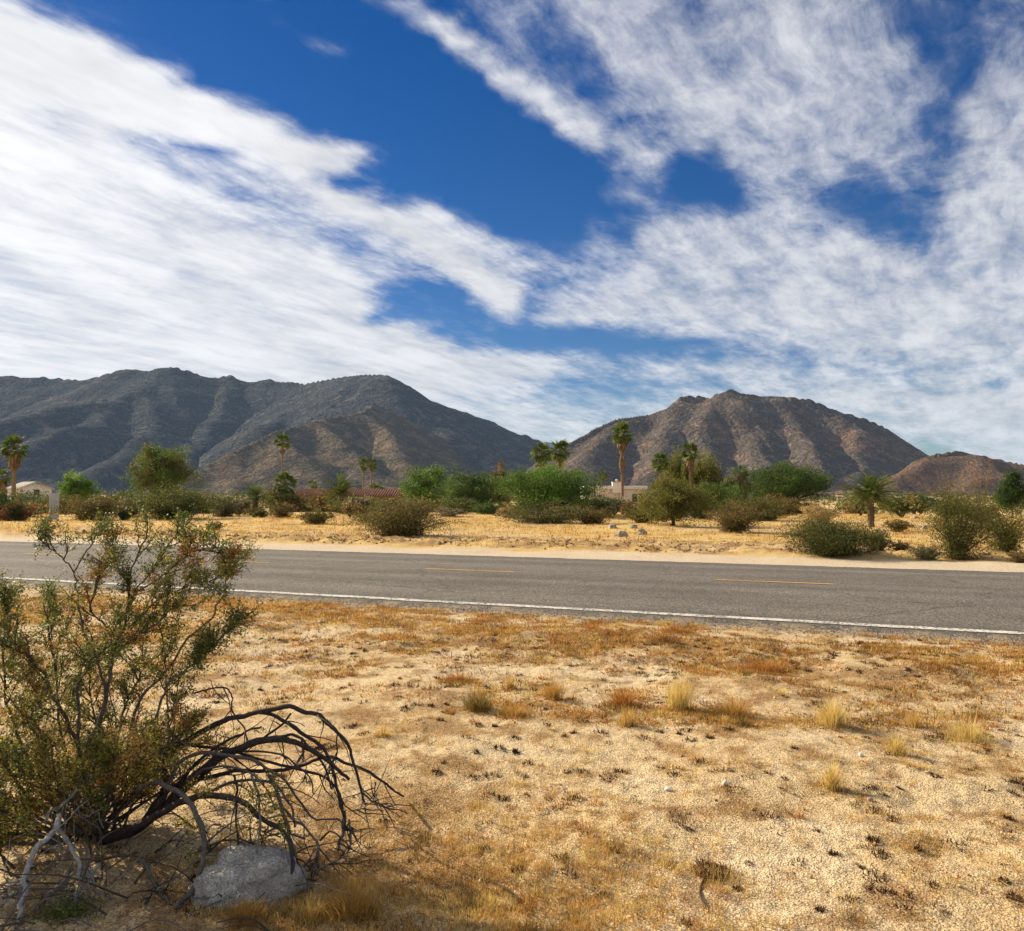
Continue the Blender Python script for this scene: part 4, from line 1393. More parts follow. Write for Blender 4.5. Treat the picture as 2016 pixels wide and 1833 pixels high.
GREEN, MIXED, RUST = [0, 0, 3, 1, 0], [0, 1, 2, 0, 3, 4], [4, 1, 5, 2, 4, 0]
STEMS = [  # path in the photograph, depth start/end, radius start/end, sub branches from, count, length, density, tints, leafiness
    ([(172, 1640), (165, 1560), (162, 1485), (138, 1429), (113, 1381), (85, 1325), (54, 1291), (6, 1265)], 4.05, 3.75, 0.017, 0.006, 0.45, 9, 0.26, 10, MIXED, 1.0),
    ([(180, 1640), (172, 1560), (166, 1483), (195, 1423), (209, 1375), (217, 1319), (226, 1277), (243, 1240), (250, 1200), (255, 1160), (268, 1100), (290, 1055)], 4.08, 4.3, 0.022, 0.005, 0.42, 12, 0.23, 9, MIXED, 1.0),
    ([(176, 1640), (158, 1500), (154, 1435), (152, 1356), (169, 1324), (189, 1293), (228, 1265), (293, 1234), (330, 1195)], 4.02, 4.05, 0.015, 0.005, 0.4, 11, 0.25, 11, MIXED, 1.0),
    ([(209, 1375), (190, 1300), (165, 1240), (154, 1189), (151, 1161), (147, 1130), (158, 1105), (189, 1062), (200, 1042), (234, 1008)], 4.15, 4.35, 0.010, 0.004, 0.74, 5, 0.14, 8, MIXED, 1.0),
    ([(147, 1128), (133, 1107), (112, 1090), (93, 1076), (76, 1056), (80, 1035)], 4.26, 4.3, 0.006, 0.003, 0.25, 5, 0.11, 8, MIXED, 1.0),
    ([(195, 1640), (235, 1520), (271, 1390), (305, 1347), (341, 1302), (378, 1248), (418, 1217), (426, 1192), (446, 1175), (443, 1164), (446, 1136), (456, 1116)], 4.1, 4.35, 0.013, 0.0035, 0.86, 3, 0.09, 12, GREEN, 1.0),
    ([(200, 1640), (270, 1500), (310, 1400), (333, 1347), (362, 1322), (389, 1299), (412, 1276), (435, 1254), (474, 1214)], 4.05, 3.95, 0.012, 0.004, 0.50, 13, 0.075, 9, [0, 3, 1, 0], 1.0),
    ([(190, 1640), (300, 1530), (330, 1474), (329, 1400), (326, 1333), (318, 1280)], 4.1, 4.15, 0.012, 0.004, 0.4, 8, 0.22, 11, [0, 3, 4, 2], 1.0),
    ([(250, 1195), (275, 1150), (310, 1105), (340, 1060), (355, 1038)], 4.3, 4.4, 0.008, 0.003, 0.25, 7, 0.15, 9, GREEN, 1.0),
    ([(262, 1170), (310, 1140), (355, 1105), (400, 1080), (430, 1092), (455, 1112)], 4.3, 4.25, 0.008, 0.003, 0.2, 9, 0.16, 10, [0, 0, 4, 2, 4], 1.0),
    ([(240, 1245), (290, 1200), (345, 1165), (390, 1145), (420, 1150)], 4.25, 4.1, 0.007, 0.003, 0.15, 10, 0.20, 11, RUST, 1.0),
    ([(150, 1640), (90, 1560), (50, 1480), (20, 1400), (5, 1310), (12, 1230), (20, 1190)], 4.0, 4.0, 0.015, 0.004, 0.3, 13, 0.26, 11, GREEN, 1.0),
    ([(140, 1640), (60, 1570), (0, 1500), (-60, 1400), (-90, 1300), (-80, 1180)], 3.95, 3.9, 0.015, 0.004, 0.3, 11, 0.26, 10, MIXED, 1.0),
    ([(150, 1640), (60, 1600), (-40, 1560), (-130, 1480), (-190, 1390)], 3.9, 3.7, 0.013, 0.004, 0.3, 9, 0.26, 9, MIXED, 1.0),
    ([(185, 1640), (240, 1560), (290, 1510), (330, 1470), (370, 1440)], 4.0, 3.85, 0.012, 0.004, 0.3, 9, 0.22, 11, RUST, 1.0),
    ([(170, 1640), (200, 1560), (225, 1480), (240, 1410), (270, 1340), (300, 1290)], 4.15, 4.5, 0.013, 0.004, 0.35, 11, 0.26, 10, MIXED, 1.0),
    ([(160, 1640), (110, 1580), (90, 1520), (80, 1450), (60, 1390)], 3.9, 3.6, 0.012, 0.004, 0.3, 10, 0.24, 10, [2, 1, 5, 0], 1.0),
    ([(172, 1640), (150, 1590), (120, 1560), (60, 1530), (10, 1520)], 3.8, 3.45, 0.011, 0.004, 0.25, 10, 0.22, 10, [2, 5, 1, 0], 1.0),
    ([(180, 1640), (190, 1590), (210, 1550), (225, 1520), (260, 1480)], 3.85, 3.6, 0.011, 0.004, 0.25, 10, 0.20, 10, [2, 5, 4, 0], 1.0),
    ([(165, 1640), (150, 1540), (120, 1440), (110, 1330), (95, 1240), (110, 1180)], 4.2, 4.6, 0.014, 0.004, 0.4, 13, 0.27, 10, GREEN, 1.0),
    ([(226, 1277), (205, 1230), (180, 1205), (190, 1150), (215, 1105), (225, 1070)], 4.2, 4.35, 0.008, 0.003, 0.25, 9, 0.18, 10, [0, 4, 2, 1], 1.0),
    ([(178, 1640), (195, 1600), (200, 1500), (190, 1420), (175, 1350), (180, 1260)], 4.2, 4.55, 0.014, 0.004, 0.4, 11, 0.26, 10, MIXED, 1.0),
    ([(120, 1660), (20, 1640), (-80, 1600), (-180, 1540), (-260, 1450)], 3.85, 3.5, 0.013, 0.004, 0.2, 13, 0.26, 12, GREEN, 1.1),  # from here on: stems mostly past the left edge, added to shade the corner
    ([(120, 1660), (0, 1660), (-120, 1640), (-230, 1620), (-320, 1540)], 3.8, 3.35, 0.013, 0.004, 0.2, 13, 0.26, 12, MIXED, 1.1),
    ([(130, 1660), (40, 1600), (-60, 1500), (-150, 1380), (-220, 1250), (-250, 1150)], 3.9, 3.7, 0.014, 0.004, 0.25, 14, 0.28, 12, GREEN, 1.1),
    ([(140, 1660), (80, 1640), (30, 1610), (-30, 1590), (-90, 1580)], 3.75, 3.35, 0.011, 0.004, 0.2, 10, 0.20, 10, [2, 5, 1, 0], 1.0),
]
for pts, ya, yb, r0, r1, tf, nsub, sl, den, tints, lf in STEMS:
    p = path3(pts, ya, yb, 0.008, rs)
    g = Acc()
    g.add(tube(p - B0, 0.72 * (r0 + (r1 - r0) * np.linspace(0, 1, len(p)) ** 0.8), 8, np.array([0.105, 0.085, 0.068]) * rs.uniform(0.75, 1.3), 0.07, rs))
    g.link('stem', m_bark, bush)
    grow(p, tf, nsub, sl, den, tints, leafy=lf)
# thicket of bare stems at the foot
for _ in range(60):
    a_ = rs.uniform(0, 6.28)
    q = B0 + np.array([rs.normal(0, 0.10), rs.normal(0, 0.10), 0.01])
    L = rs.uniform(0.25, 0.75)
    d = np.array([math.cos(a_) * 0.7, math.sin(a_) * 0.7, rs.uniform(0.4, 1.2)])
    d /= np.linalg.norm(d)
    tp = smooth_path([q, q + d * L * 0.5 + rs.normal(0, 0.03, 3), q + d * L + np.array([0, 0, -0.05])], 9)
    twigs.add(tube(tp, np.linspace(0.007, 0.002, 9), 4, np.array([0.09, 0.07, 0.055]) * rs.uniform(0.5, 1.8)))
    grow(tp, 0.5, 3, 0.14, 5, [2, 5, 4, 0], leafy=0.8)
for acc_, nm, mt in ((twigs, 'twigs', m_bark), (leaves, 'foliage', m_leaf)):
    acc_.v = [v - B0 for v in acc_.v]
    o = acc_.link(nm, mt, bush, nm == 'twigs')
    o['kind'] = 'stuff'
print('bush leaves', leaves.n // 3, 'twig verts', twigs.n)


def c6(pts):
    return [(x * 0.4341, 1352.5 + y * 0.4341) for x, y in pts]


DEADB = on_ground(204, 1652)
dead = thing('dead_shrub', 'dark dead branches arching over the boulder to the ground', 'dead branches', (DEADB.x, DEADB.y, 0))
D0 = np.array([DEADB.x, DEADB.y, 0.0])
rs = rng(431)
DARK = np.array([0.042, 0.032, 0.029])
DB = [  # crop points, depths, widths
    ([(440, 700), (620, 640), (720, 560), (820, 470), (900, 390), (1000, 320), (1130, 260), (1240, 240), (1330, 245), (1430, 300), (1500, 350), (1580, 420)], 3.96, 3.9, 46, 12, DARK),
    ([(640, 630), (700, 540), (750, 440), (740, 340), (790, 275), (850, 240), (990, 165), (1100, 130), (1270, 92), (1380, 110), (1470, 150), (1520, 200), (1580, 265), (1605, 360), (1640, 480), (1660, 540)], 3.96, 4.05, 30, 9, DARK),
    ([(1180, 115), (1290, 150), (1380, 215), (1470, 290), (1510, 400), (1540, 520), (1560, 600), (1570, 650)], 4.02, 3.85, 16, 10, DARK),
    ([(700, 560), (780, 460), (860, 420), (980, 400), (1100, 380), (1260, 380), (1380, 350), (1480, 320), (1580, 345), (1680, 390), (1760, 450), (1830, 495)], 3.9, 4.5, 22, 8, DARK),
    ([(780, 250), (900, 270), (1050, 285), (1200, 330), (1380, 380), (1480, 410), (1530, 470), (1550, 560)], 4.05, 3.9, 13, 8, DARK),
    ([(760, 440), (820, 330), (950, 300), (1100, 325), (1180, 345), (1240, 390), (1290, 420), (1350, 500), (1420, 590), (1530, 600), (1590, 650), (1700, 640)], 3.85, 3.9, 16, 5, np.array([0.10, 0.085, 0.075])),
    ([(560, 650), (700, 590), (830, 520), (960, 490), (1090, 520), (1180, 590), (1260, 640), (1310, 700), (1330, 800), (1300, 900), (1240, 975)], 3.85, 3.4, 30, 8, DARK * 1.3),
    ([(620, 470), (700, 430), (760, 450), (840, 500), (880, 560), (920, 650), (920, 780), (890, 900), (830, 970), (790, 1000)], 3.8, 3.30, 20, 17, np.array([0.13, 0.115, 0.10])),
    ([(1220, 400), (1270, 520), (1300, 620), (1320, 700), (1350, 800), (1370, 900)], 3.8, 3.5, 16, 9, np.array([0.12, 0.10, 0.09])),
    ([(1060, 400), (1075, 480), (1070, 600), (1070, 750), (1040, 870), (960, 940)], 3.8, 3.35, 9, 6, DARK),
    ([(1140, 400), (1170, 490), (1175, 600), (1165, 750), (1115, 850)], 3.75, 3.4, 9, 6, np.array([0.16, 0.145, 0.13])),
    ([(1185, 180), (1100, 210), (1000, 260), (900, 340), (820, 430), (760, 500)], 4.1, 3.95, 8, 16, DARK * 1.2),
    ([(1320, 120), (1250, 190), (1150, 260), (1000, 330), (900, 420), (800, 500)], 4.05, 3.95, 8, 18, DARK),
    ([(880, 30), (930, 10), (1020, 5), (1055, 50), (1050, 110), (1100, 180), (1130, 250)], 4.1, 4.05, 7, 6, DARK * 1.5),
    ([(1530, 210), (1525, 300), (1490, 400)], 4.0, 3.95, 7, 5, DARK),
    ([(1370, 230), (1380, 340)], 3.95, 3.92, 8, 6, DARK),
    ([(1230, 230), (1330, 220), (1400, 270), (1470, 360), (1500, 470)], 3.95, 3.9, 12, 7, DARK),
    ([(960, 470), (1060, 430), (1180, 420), (1270, 460), (1330, 560), (1340, 640)], 3.9, 3.7, 12, 7, np.array([0.09, 0.078, 0.07])),
    ([(1270, 540), (1330, 600), (1390, 640), (1440, 720), (1430, 820), (1350, 830)], 3.75, 3.55, 10, 6, np.array([0.14, 0.12, 0.10])),
    ([(650, 780), (690, 870), (730, 950), (770, 990)], 3.6, 3.35, 14, 8, np.array([0.13, 0.115, 0.10])),
    ([(880, 790), (800, 860), (700, 930), (600, 1000)], 3.5, 3.35, 5, 4, np.array([0.2, 0.18, 0.15])),
    ([(1560, 560), (1555, 660), (1530, 740)], 3.9, 3.84, 18, 10, np.array([0.13, 0.115, 0.10])),
    ([(1580, 600), (1590, 680), (1580, 750)], 3.9, 3.84, 10, 7, np.array([0.13, 0.115, 0.10])),
    ([(1640, 470), (1690, 520), (1780, 550), (1850, 570)], 4.1, 4.2, 8, 5, np.array([0.13, 0.115, 0.10])),
    ([(1590, 560), (1650, 545), (1680, 530)], 3.95, 4.0, 6, 4, np.array([0.16, 0.14, 0.12])),
    ([(1700, 430), (1700, 490), (1690, 520)], 4.3, 4.2, 6, 4, DARK),
    ([(1240, 980), (1150, 1000), (980, 960), (880, 960)], 3.36, 3.32, 9, 5, np.array([0.12, 0.10, 0.085])),
    ([(1340, 820), (1420, 830), (1500, 800), (1580, 770)], 3.55, 3.65, 9, 5, np.array([0.16, 0.13, 0.11])),
    ([(900, 400), (960, 330), (1060, 300), (1190, 290), (1300, 320), (1400, 400), (1420, 480)], 4.0, 3.8, 11, 5, DARK * 1.3),
    ([(850, 430), (930, 370), (1050, 360), (1150, 400), (1220, 480), (1250, 560)], 3.85, 3.6, 10, 5, np.array([0.10, 0.085, 0.075])),
]
paths = []
for pts, ya, yb, w0, w1, col in DB:
    p = path3(c6(pts), ya, yb, 0.005, rs)
    paths.append(p)
    sc = 0.4341 * 3.8 / FPX * 0.5 * 1.18
    g = Acc()
    g.add(tube(p - D0, np.linspace(w0 * sc, w1 * sc, len(p)), 8, col * rs.uniform(0.85, 1.2), 0.045, rs))
    g.link('branch', m_bark, dead)
g = Acc()
for p in paths:
    for _ in range(6):
        i = rs.randint(2, len(p) - 2)
        T = p[i + 1] - p[i]
        T /= np.linalg.norm(T) + 1e-9
        d = T * 0.5 + rs.normal(0, 0.6, 3) + np.array([0.1, 0, -0.15])
        d /= np.linalg.norm(d)
        L = rs.uniform(0.05, 0.30)
        q = [p[i]]
        for _k in range(4):
            d = d + rs.normal(0, 0.22, 3) + np.array([0.02, 0, -0.10])
            d /= np.linalg.norm(d)
            nx = q[-1] + d * L / 4
            nx[2] = max(nx[2], 0.01)
            q.append(nx)
        g.add(tube(np.array(q) - D0, np.linspace(0.0035, 0.0014, 5), 4, DARK * rs.uniform(0.8, 2.2)))
o = g.link('twigs', m_bark, dead)
o['kind'] = 'stuff'
# a little live foliage tangled in the arch
twigs, leaves = Acc(), Acc()
for i in (6, 7, 9, 10):
    grow(paths[i][2:len(paths[i]) * 2 // 3], 0.1, 3, 0.10, 7, [2, 5, 1], leafy=0.8)
leaves.v = [v - D0 for v in leaves.v]
twigs.v = [v - D0 for v in twigs.v]
leaves.link('foliage', m_leaf, dead, False)['kind'] = 'stuff'

BLE = on_ground(120, 1800)
ble = thing('bleached_branch', 'pale bleached dead branch standing in the lower left corner', 'dead branch', (BLE.x, BLE.y, 0))
E0 = np.array([BLE.x, BLE.y, 0.0])
PALEW = np.array([0.33, 0.315, 0.29])
GB = [
    ([(265, 575), (255, 640), (190, 700), (140, 790), (115, 870), (110, 950), (100, 1050), (70, 1125)], 3.45, 3.10, 24, 21, PALEW),
    ([(115, 870), (40, 890), (-40, 905)], 3.3, 3.2, 12, 8, PALEW),
    ([(270, 650), (300, 690), (350, 770), (360, 850), (350, 950), (345, 1060)], 3.45, 3.2, 20, 14, PALEW * 0.7),
    ([(450, 800), (415, 860), (390, 940), (360, 1000)], 3.5, 3.3, 11, 13, PALEW),
    ([(360, 820), (420, 860), (430, 910), (480, 950), (520, 980)], 3.4, 3.35, 9, 7, PALEW * 0.8),
    ([(330, 830), (270, 900), (180, 970), (140, 1030), (60, 1090)], 3.4, 3.15, 8, 7, PALEW * 0.6),
    ([(470, 400), (420, 410), (370, 440), (320, 510), (240, 560), (205, 610)], 3.75, 3.5, 10, 16, PALEW * 0.75),
    ([(110, 900), (40, 960), (-30, 1030)], 3.3, 3.1, 13, 10, PALEW * 0.6),
    ([(230, 970), (270, 1000), (310, 1005)], 3.25, 3.25, 9, 7, PALEW * 0.8),
    ([(470, 640), (430, 560), (370, 590), (340, 520)], 3.7, 3.6, 6, 4, PALEW * 0.7),
    ([(300, 760), (270, 700), (265, 740), (285, 790)], 3.45, 3.4, 6, 5, PALEW * 0.7),
    ([(180, 1000), (250, 930), (330, 880)], 3.3, 3.35, 6, 5, PALEW * 0.55),
]
g2 = Acc()
for pts, ya, yb, w0, w1, col in GB:
    p = path3(c6(pts), ya, yb, 0.007, rs)
    sc = 0.4341 * 3.35 / FPX * 0.5
    g = Acc()
    g.add(tube(p - E0, np.linspace(w0 * sc, w1 * sc, len(p)), 9, col * rs.uniform(0.9, 1.1), 0.07, rs))
    g.link('branch', m_bark, ble)
    for _ in range(7):
        i = rs.randint(2, len(p) - 2)
        d = rs.normal(0, 0.7, 3) + np.array([0.1, 0, 0.05])
        d /= np.linalg.norm(d)
        L = rs.uniform(0.06, 0.26)
        q = [p[i]]
        for _k in range(4):
            d = d + rs.normal(0, 0.25, 3)
            d /= np.linalg.norm(d)
            nx = q[-1] + d * L / 4
            nx[2] = max(nx[2], 0.012)
            q.append(nx)
        g2.add(tube(np.array(q) - E0, np.linspace(0.003, 0.0012, 5), 4, col * rs.uniform(0.5, 1.0)))
g2.link('twigs', m_bark, ble)['kind'] = 'stuff'

# fallen twigs and leaf litter under the bush
rs = rng(455)
g = Acc()
n = 5000
x = -1.25 + rs.normal(0, 0.75, n) * 0.9
y = 3.55 + rs.normal(0, 0.45, n)
z = ground_z(x, y) + 0.003
col = np.array([[0.20, 0.13, 0.075]]) * rs.uniform(0.4, 1.5, (n, 1))
g.add(blades(np.stack([x, y, z], 1), rs.uniform(0, 6.28, n), rs.uniform(1.1, 1.5, n), rs.uniform(0.02, 0.10, n), rs.uniform(0.0015, 0.004, n), col, col, 0.1, rs))
for _ in range(70):
    q = np.array([rs.uniform(-2.2, -0.85), rs.uniform(3.0, 4.2), 0.0])
    q[2] = gz1(q[0], q[1]) + rs.uniform(0.005, 0.05)
    a_ = rs.uniform(0, 6.28)
    L = rs.uniform(0.1, 0.45)
    d = np.array([math.cos(a_), math.sin(a_), rs.uniform(-0.05, 0.45)]) * L
    e = q + d
    e[2] = max(e[2], gz1(e[0], e[1]) + 0.005)
    m = (q + e) / 2 + rs.normal(0, 0.05 * L, 3)
    m[2] = max(m[2], 0.012) + 0.1 * L
    c_ = [np.array([0.07, 0.055, 0.045]), np.array([0.13, 0.115, 0.10]), np.array([0.11, 0.08, 0.055])][rs.randint(0, 3)]
    g.add(tube(smooth_path([q, m, e], 8), np.linspace(0.005, 0.0018, 8) * rs.uniform(0.5, 1.4), 5, c_))
g.link('litter', m_weed, None, False, kind='stuff', label='dry leaf litter and fallen twigs under the bush')
p = on_ground(132, 1822)
g = Acc()
n = 1500
q = np.stack([rs.normal(0, 0.055, n), rs.normal(0, 0.045, n), np.abs(rs.normal(0.02, 0.03, n))], 1)
col = np.array([[0.13, 0.16, 0.035]]) * rs.uniform(0.6, 1.5, (n, 1))
g.add(leaf_quads(q, rs.uniform(0.008, 0.018, n), rs, col, 0.8, 0.4))
g.link('green_weed', m_leaf, None, False, loc=(p.x, p.y, gz1(p.x, p.y)), label='small fresh green weed at the bottom edge below the bleached branch', category='weed')
# ------------------------------------------------------------------ plants and houses beyond the road
m_bark2, N = new_mat('trunk_bark')
a = N.node('ShaderNodeVertexColor', layer_name='Col')
P = N.node('ShaderNodeNewGeometry').outputs['Position']
n1 = N.noise(P, 9, 5, 0.7)
k = N.smap(n1, 0.3, 0.7, 0.55, 1.4, 'LINEAR')
finish(N, N.vmath('MULTIPLY', a.outputs[0], N.combine(k, k, k)), 0.9, N.bump(n1, 0.7, 0.05), 0.1)
m_fol = attr_mat('foliage', 0.38, 0.6, 0.3, 2.5, 0.25)
m_palm = attr_mat('palm_leaf', 0.25, 0.75, 0.18, 5, 0.08)

TINT = {
    'bright': [(0.085, 0.165, 0.016), (0.135, 0.215, 0.024), (0.055, 0.110, 0.014)],
    'green': [(0.062, 0.108, 0.016), (0.100, 0.145, 0.022), (0.040, 0.074, 0.014)],
    'dark': [(0.038, 0.068, 0.014), (0.058, 0.090, 0.018), (0.026, 0.046, 0.011)],
    'olive': [(0.112, 0.104, 0.020), (0.160, 0.142, 0.028), (0.068, 0.068, 0.015)],
    'yellow': [(0.120, 0.125, 0.020), (0.165, 0.160, 0.026), (0.075, 0.082, 0.016)],
    'brown': [(0.165, 0.105, 0.032), (0.225, 0.145, 0.044), (0.100, 0.068, 0.024)],
    'grey': [(0.170, 0.145, 0.075), (0.235, 0.195, 0.105), (0.105, 0.090, 0.050)],
    'blonde': [(0.42, 0.300, 0.120), (0.52, 0.370, 0.150), (0.29, 0.205, 0.080)],
    'red': [(0.30, 0.022, 0.032), (0.09, 0.12, 0.022), (0.07, 0.09, 0.020)],
}


def place(px, Y):
    X = at(px, HORIZON, Y).x
    return Vector((X, Y, gz1(X, Y)))


def cols(tint, n, rs, clump=None):
    T = np.array(TINT[tint])
    i = rs.randint(0, 3, n) if clump is None else clump
    return 1.3 * T[i] * rs.uniform(0.6, 1.4, (n, 1)) * (1 + rs.normal(0, 0.04, (n, 3)))


SEED = [1000]


def shrub(px, by, w_px, top, tint, label, name='desert_shrub', category='shrub', group='shrubs beyond the road', Y=None, fill=0.8, tint2=None):
    SEED[0] += 1
    rs = rng(SEED[0])
    Y = Y or CAM_H * FPX / (by - HORIZON)
    b = place(px, Y)
    u = Y / FPX
    h = at(px, top, Y).z - b.z
    w = 1.12 * w_px * u
    root = thing(name, label, category, b, group)
    st, lv = Acc(), Acc()
    ns = int(11 + w_px / 12)
    nl = int(max(w_px * h / u * fill * 2.6, 500))
    per = max(int(nl / ns), 10)
    for s in range(ns):
        a_ = 6.283 * (s + rs.rand()) / ns
        rr = math.sqrt(rs.uniform(0.03, 1)) * 0.56
        tip = np.array([math.cos(a_) * rr * w, math.sin(a_) * rr * w * 0.9, h * (1.0 - 0.55 * (rr / 0.56) ** 2) * rs.uniform(0.78, 1.06)])
        foot = np.array([rs.normal(0, 0.05) * w, rs.normal(0, 0.05) * w, -0.03])
        mid = foot * 0.5 + tip * 0.5 + np.array([0, 0, 0.08 * h]) + rs.normal(0, 0.03 * w, 3)
        p = smooth_path([foot, mid, tip], 8)
        st.add(tube(p, np.linspace(0.012 + 0.008 * h, 0.004, 8), 4, np.array([0.105, 0.080, 0.058]) * rs.uniform(0.6, 1.4)))
        k = max(2, per // 14)
        tc_ = rs.uniform(0.12, 1.02, k)
        ci = np.clip((tc_ * 7).astype(int), 0, 7)
        cc = p[ci] + rs.normal(0, 1, (k, 3)) * np.array([0.10 * w, 0.10 * w, 0.10 * h])
        idx = rs.randint(0, k, per)
        q = cc[idx] + rs.normal(0, 1, (per, 3)) * np.array([0.05 * w, 0.05 * w, 0.045 * h])
        q[:, 2] = np.abs(q[:, 2]) + 0.02
        tl = rs.randint(0, 3, k)
        c = cols(tint, per, rs, tl[idx])
        if tint2:
            c2 = cols(tint2, per, rs)
            mk = (rs.rand(k) < 0.4)[idx]
            c = np.where(mk[:, None], c2, c)
        lv.add(leaf_tris(q, rs.uniform(1.7, 3.1, per) * u, rs, c * 0.78, 0.3, 0.62))
    st.link('stems', m_bark2, root)['kind'] = 'stuff'
    lv.link('foliage', m_fol, root, False)['kind'] = 'stuff'
    return root


def tree(px, Y, w_px, top, low, tint, label, shape='round', name='desert_tree', category='tree', group='trees beyond the road', fill=0.85, tint2=None, trunk_col=(0.12, 0.095, 0.07)):
    SEED[0] += 1
    rs = rng(SEED[0])
    b = place(px, Y)
    u = Y / FPX
    H = at(px, top, Y).z - b.z
    L0 = max(at(px, low, Y).z - b.z, 0.1)
    w = 1.08 * w_px * u
    root = thing(name, label, category, b, group)
    tr, cr = Acc(), Acc()
    ch = H - L0
    ncl = int(40 + w_px * 0.8)
    ctr = []
    while len(ctr) < ncl:
        q = rs.uniform(-1, 1, 3)
        r = np.linalg.norm(q)
        if r > 1 or r < 0.35 * rs.rand():
            continue
        if shape == 'wide' and q[2] < -0.5:
            continue
        if shape == 'round':
            q[:2] *= 1 - 0.15 * max(q[2], 0)
        if shape == 'cone':
            q[:2] *= 0.55 - 0.45 * q[2]
        ctr.append(q)
    ctr = np.array(ctr)
    ctr *= 1 + 0.18 * rs.normal(0, 1, (ncl, 1))
    ctr = ctr * np.array([w * 0.47, w * 0.47, ch * 0.46]) + np.array([0, 0, L0 + ch * 0.5])
    tb = max(0.05 * w * 0.5, 0.07)
    split = np.array([rs.normal(0, 0.04 * w), 0, max(L0 * 0.9, H * 0.22)])
    tr.add(tube(smooth_path([(0, 0, -0.1), split * 0.5 + rs.normal(0, 0.02 * w, 3), split], 7), np.linspace(tb, tb * 0.7, 7), 8, trunk_col, 0.08, rs))
    for i in range(0, ncl, 2):
        e = ctr[i]
        m = split * 0.45 + e * 0.55 + np.array([0, 0, 0.06 * H]) + rs.normal(0, 0.04 * w, 3)
        tr.add(tube(smooth_path([split, m, e], 7), np.linspace(tb * 0.45, tb * 0.08, 7), 4, np.array(trunk_col) * rs.uniform(0.7, 1.3)))
    n = int(w_px * (ch / u) * fill * 3.0)
    idx = rs.randint(0, ncl, n)
    cs = rs.uniform(0.6, 1.3, ncl)
    sg = np.array([0.068 * w, 0.068 * w, 0.062 * ch])
    if shape == 'weep':
        sg = np.array([0.06 * w, 0.06 * w, 0.14 * ch])
    q = ctr[idx] + np.clip(rs.normal(0, 1, (n, 3)), -1.9, 1.9) * sg * cs[idx][:, None]
    q[:, 2] = np.maximum(q[:, 2], 0.05)
    tl = rs.randint(0, 3, ncl)
    c = cols(tint, n, rs, tl[idx])
    if tint2:
        mk = (rs.rand(ncl) < 0.35)[idx]
        c = np.where(mk[:, None], cols(tint2, n, rs), c)
    cr.add(leaf_tris(q, rs.uniform(1.8, 3.3, n) * u, rs, c, -0.9 if shape == 'weep' else 0.25, 0.58))
    tr.link('trunk', m_bark2, root)
    cr.link('crown', m_fol, root, False)
    return root


# --- palm fronds (unit length, along +X), shared by all palms
def fan_frond(seed):
    rs = rng(seed)
    V, F, C = [], [], []
    g = np.array([0.100, 0.140, 0.030])
    pl = 0.42
    g0 = Acc()
    g0.add(tube(np.array([[0, 0, 0], [pl * 0.5, 0, 0.02], [pl, 0, 0.0]]), [0.02, 0.016, 0.014], 4, (0.16, 0.15, 0.06)))
    n = 13
    for k_ in range(n):
        a_ = rad(-78 + 156 * k_ / (n - 1)) + rs.normal(0, 0.03)
        L = (0.60 - 0.16 * abs(k_ - 6) / 6) * rs.uniform(0.9, 1.1)
        d = np.array([math.cos(a_), math.sin(a_), 0])
        s = np.array([-math.sin(a_), math.cos(a_), 0])
        p0 = np.array([pl, 0, 0])
        p1 = p0 + d * L * 0.62 + np.array([0, 0, 0.03])
        p2 = p0 + d * L + np.array([0, 0, -0.13 * rs.uniform(0.6, 1.6)])
        wv = 0.06
        v = np.array([p0, p1 - s * wv, p1 + s * wv, p2])
        c = np.tile(g * rs.uniform(0.7, 1.5), (4, 1))
        c[3] = c[3] * 0.7 + np.array([0.09, 0.075, 0.03])
        g0.add((v, np.array([[0, 1, 2], [1, 3, 2]]), c))
    return g0.mesh('fan_frond', m_palm, False)


def feather_frond(seed):
    rs = rng(seed)
    g0 = Acc()
    ts = np.linspace(0, 1, 9)
    path = np.stack([ts * 0.93, 0.03 * np.sin(ts * 3 + seed), 0.34 * ts - 0.46 * ts ** 2.2], 1)
    g0.add(tube(path, np.linspace(0.017, 0.004, 9), 4, (0.20, 0.18, 0.075)))
    for k_ in range(30):
        t = 0.14 + 0.86 * k_ / 29
        i = min(int(t * 8), 7)
        p = path[i] + (path[i + 1] - path[i]) * (t * 8 - i)
        T = path[i + 1] - path[i]
        T /= np.linalg.norm(T)
        L = 0.24 * (1 - 0.62 * abs(t - 0.42)) * rs.uniform(0.85, 1.15)
        for sgn in (-1, 1):
            d = T * 0.72 + np.array([0, sgn * 0.72, 0.30]) + rs.normal(0, 0.06, 3)
            d /= np.linalg.norm(d)
            wv = np.cross(d, [0, 0, 1.0])
            wv = wv / (np.linalg.norm(wv) + 1e-9) * 0.012
            m = p + d * L * 0.5
            e = p + d * L + np.array([0, 0, -0.03])
            col = np.tile(np.array([0.125, 0.165, 0.040]) * rs.uniform(0.6, 1.6), (4, 1))
            g0.add((np.array([p, m - wv, m + wv, e]), np.array([[0, 1, 2], [1, 3, 2]]), col))
    return g0.mesh('feather_frond', m_palm, False)


FAN = [fan_frond(s) for s in (1, 2, 3)]
FEA = [feather_frond(s) for s in (1, 2, 3)]


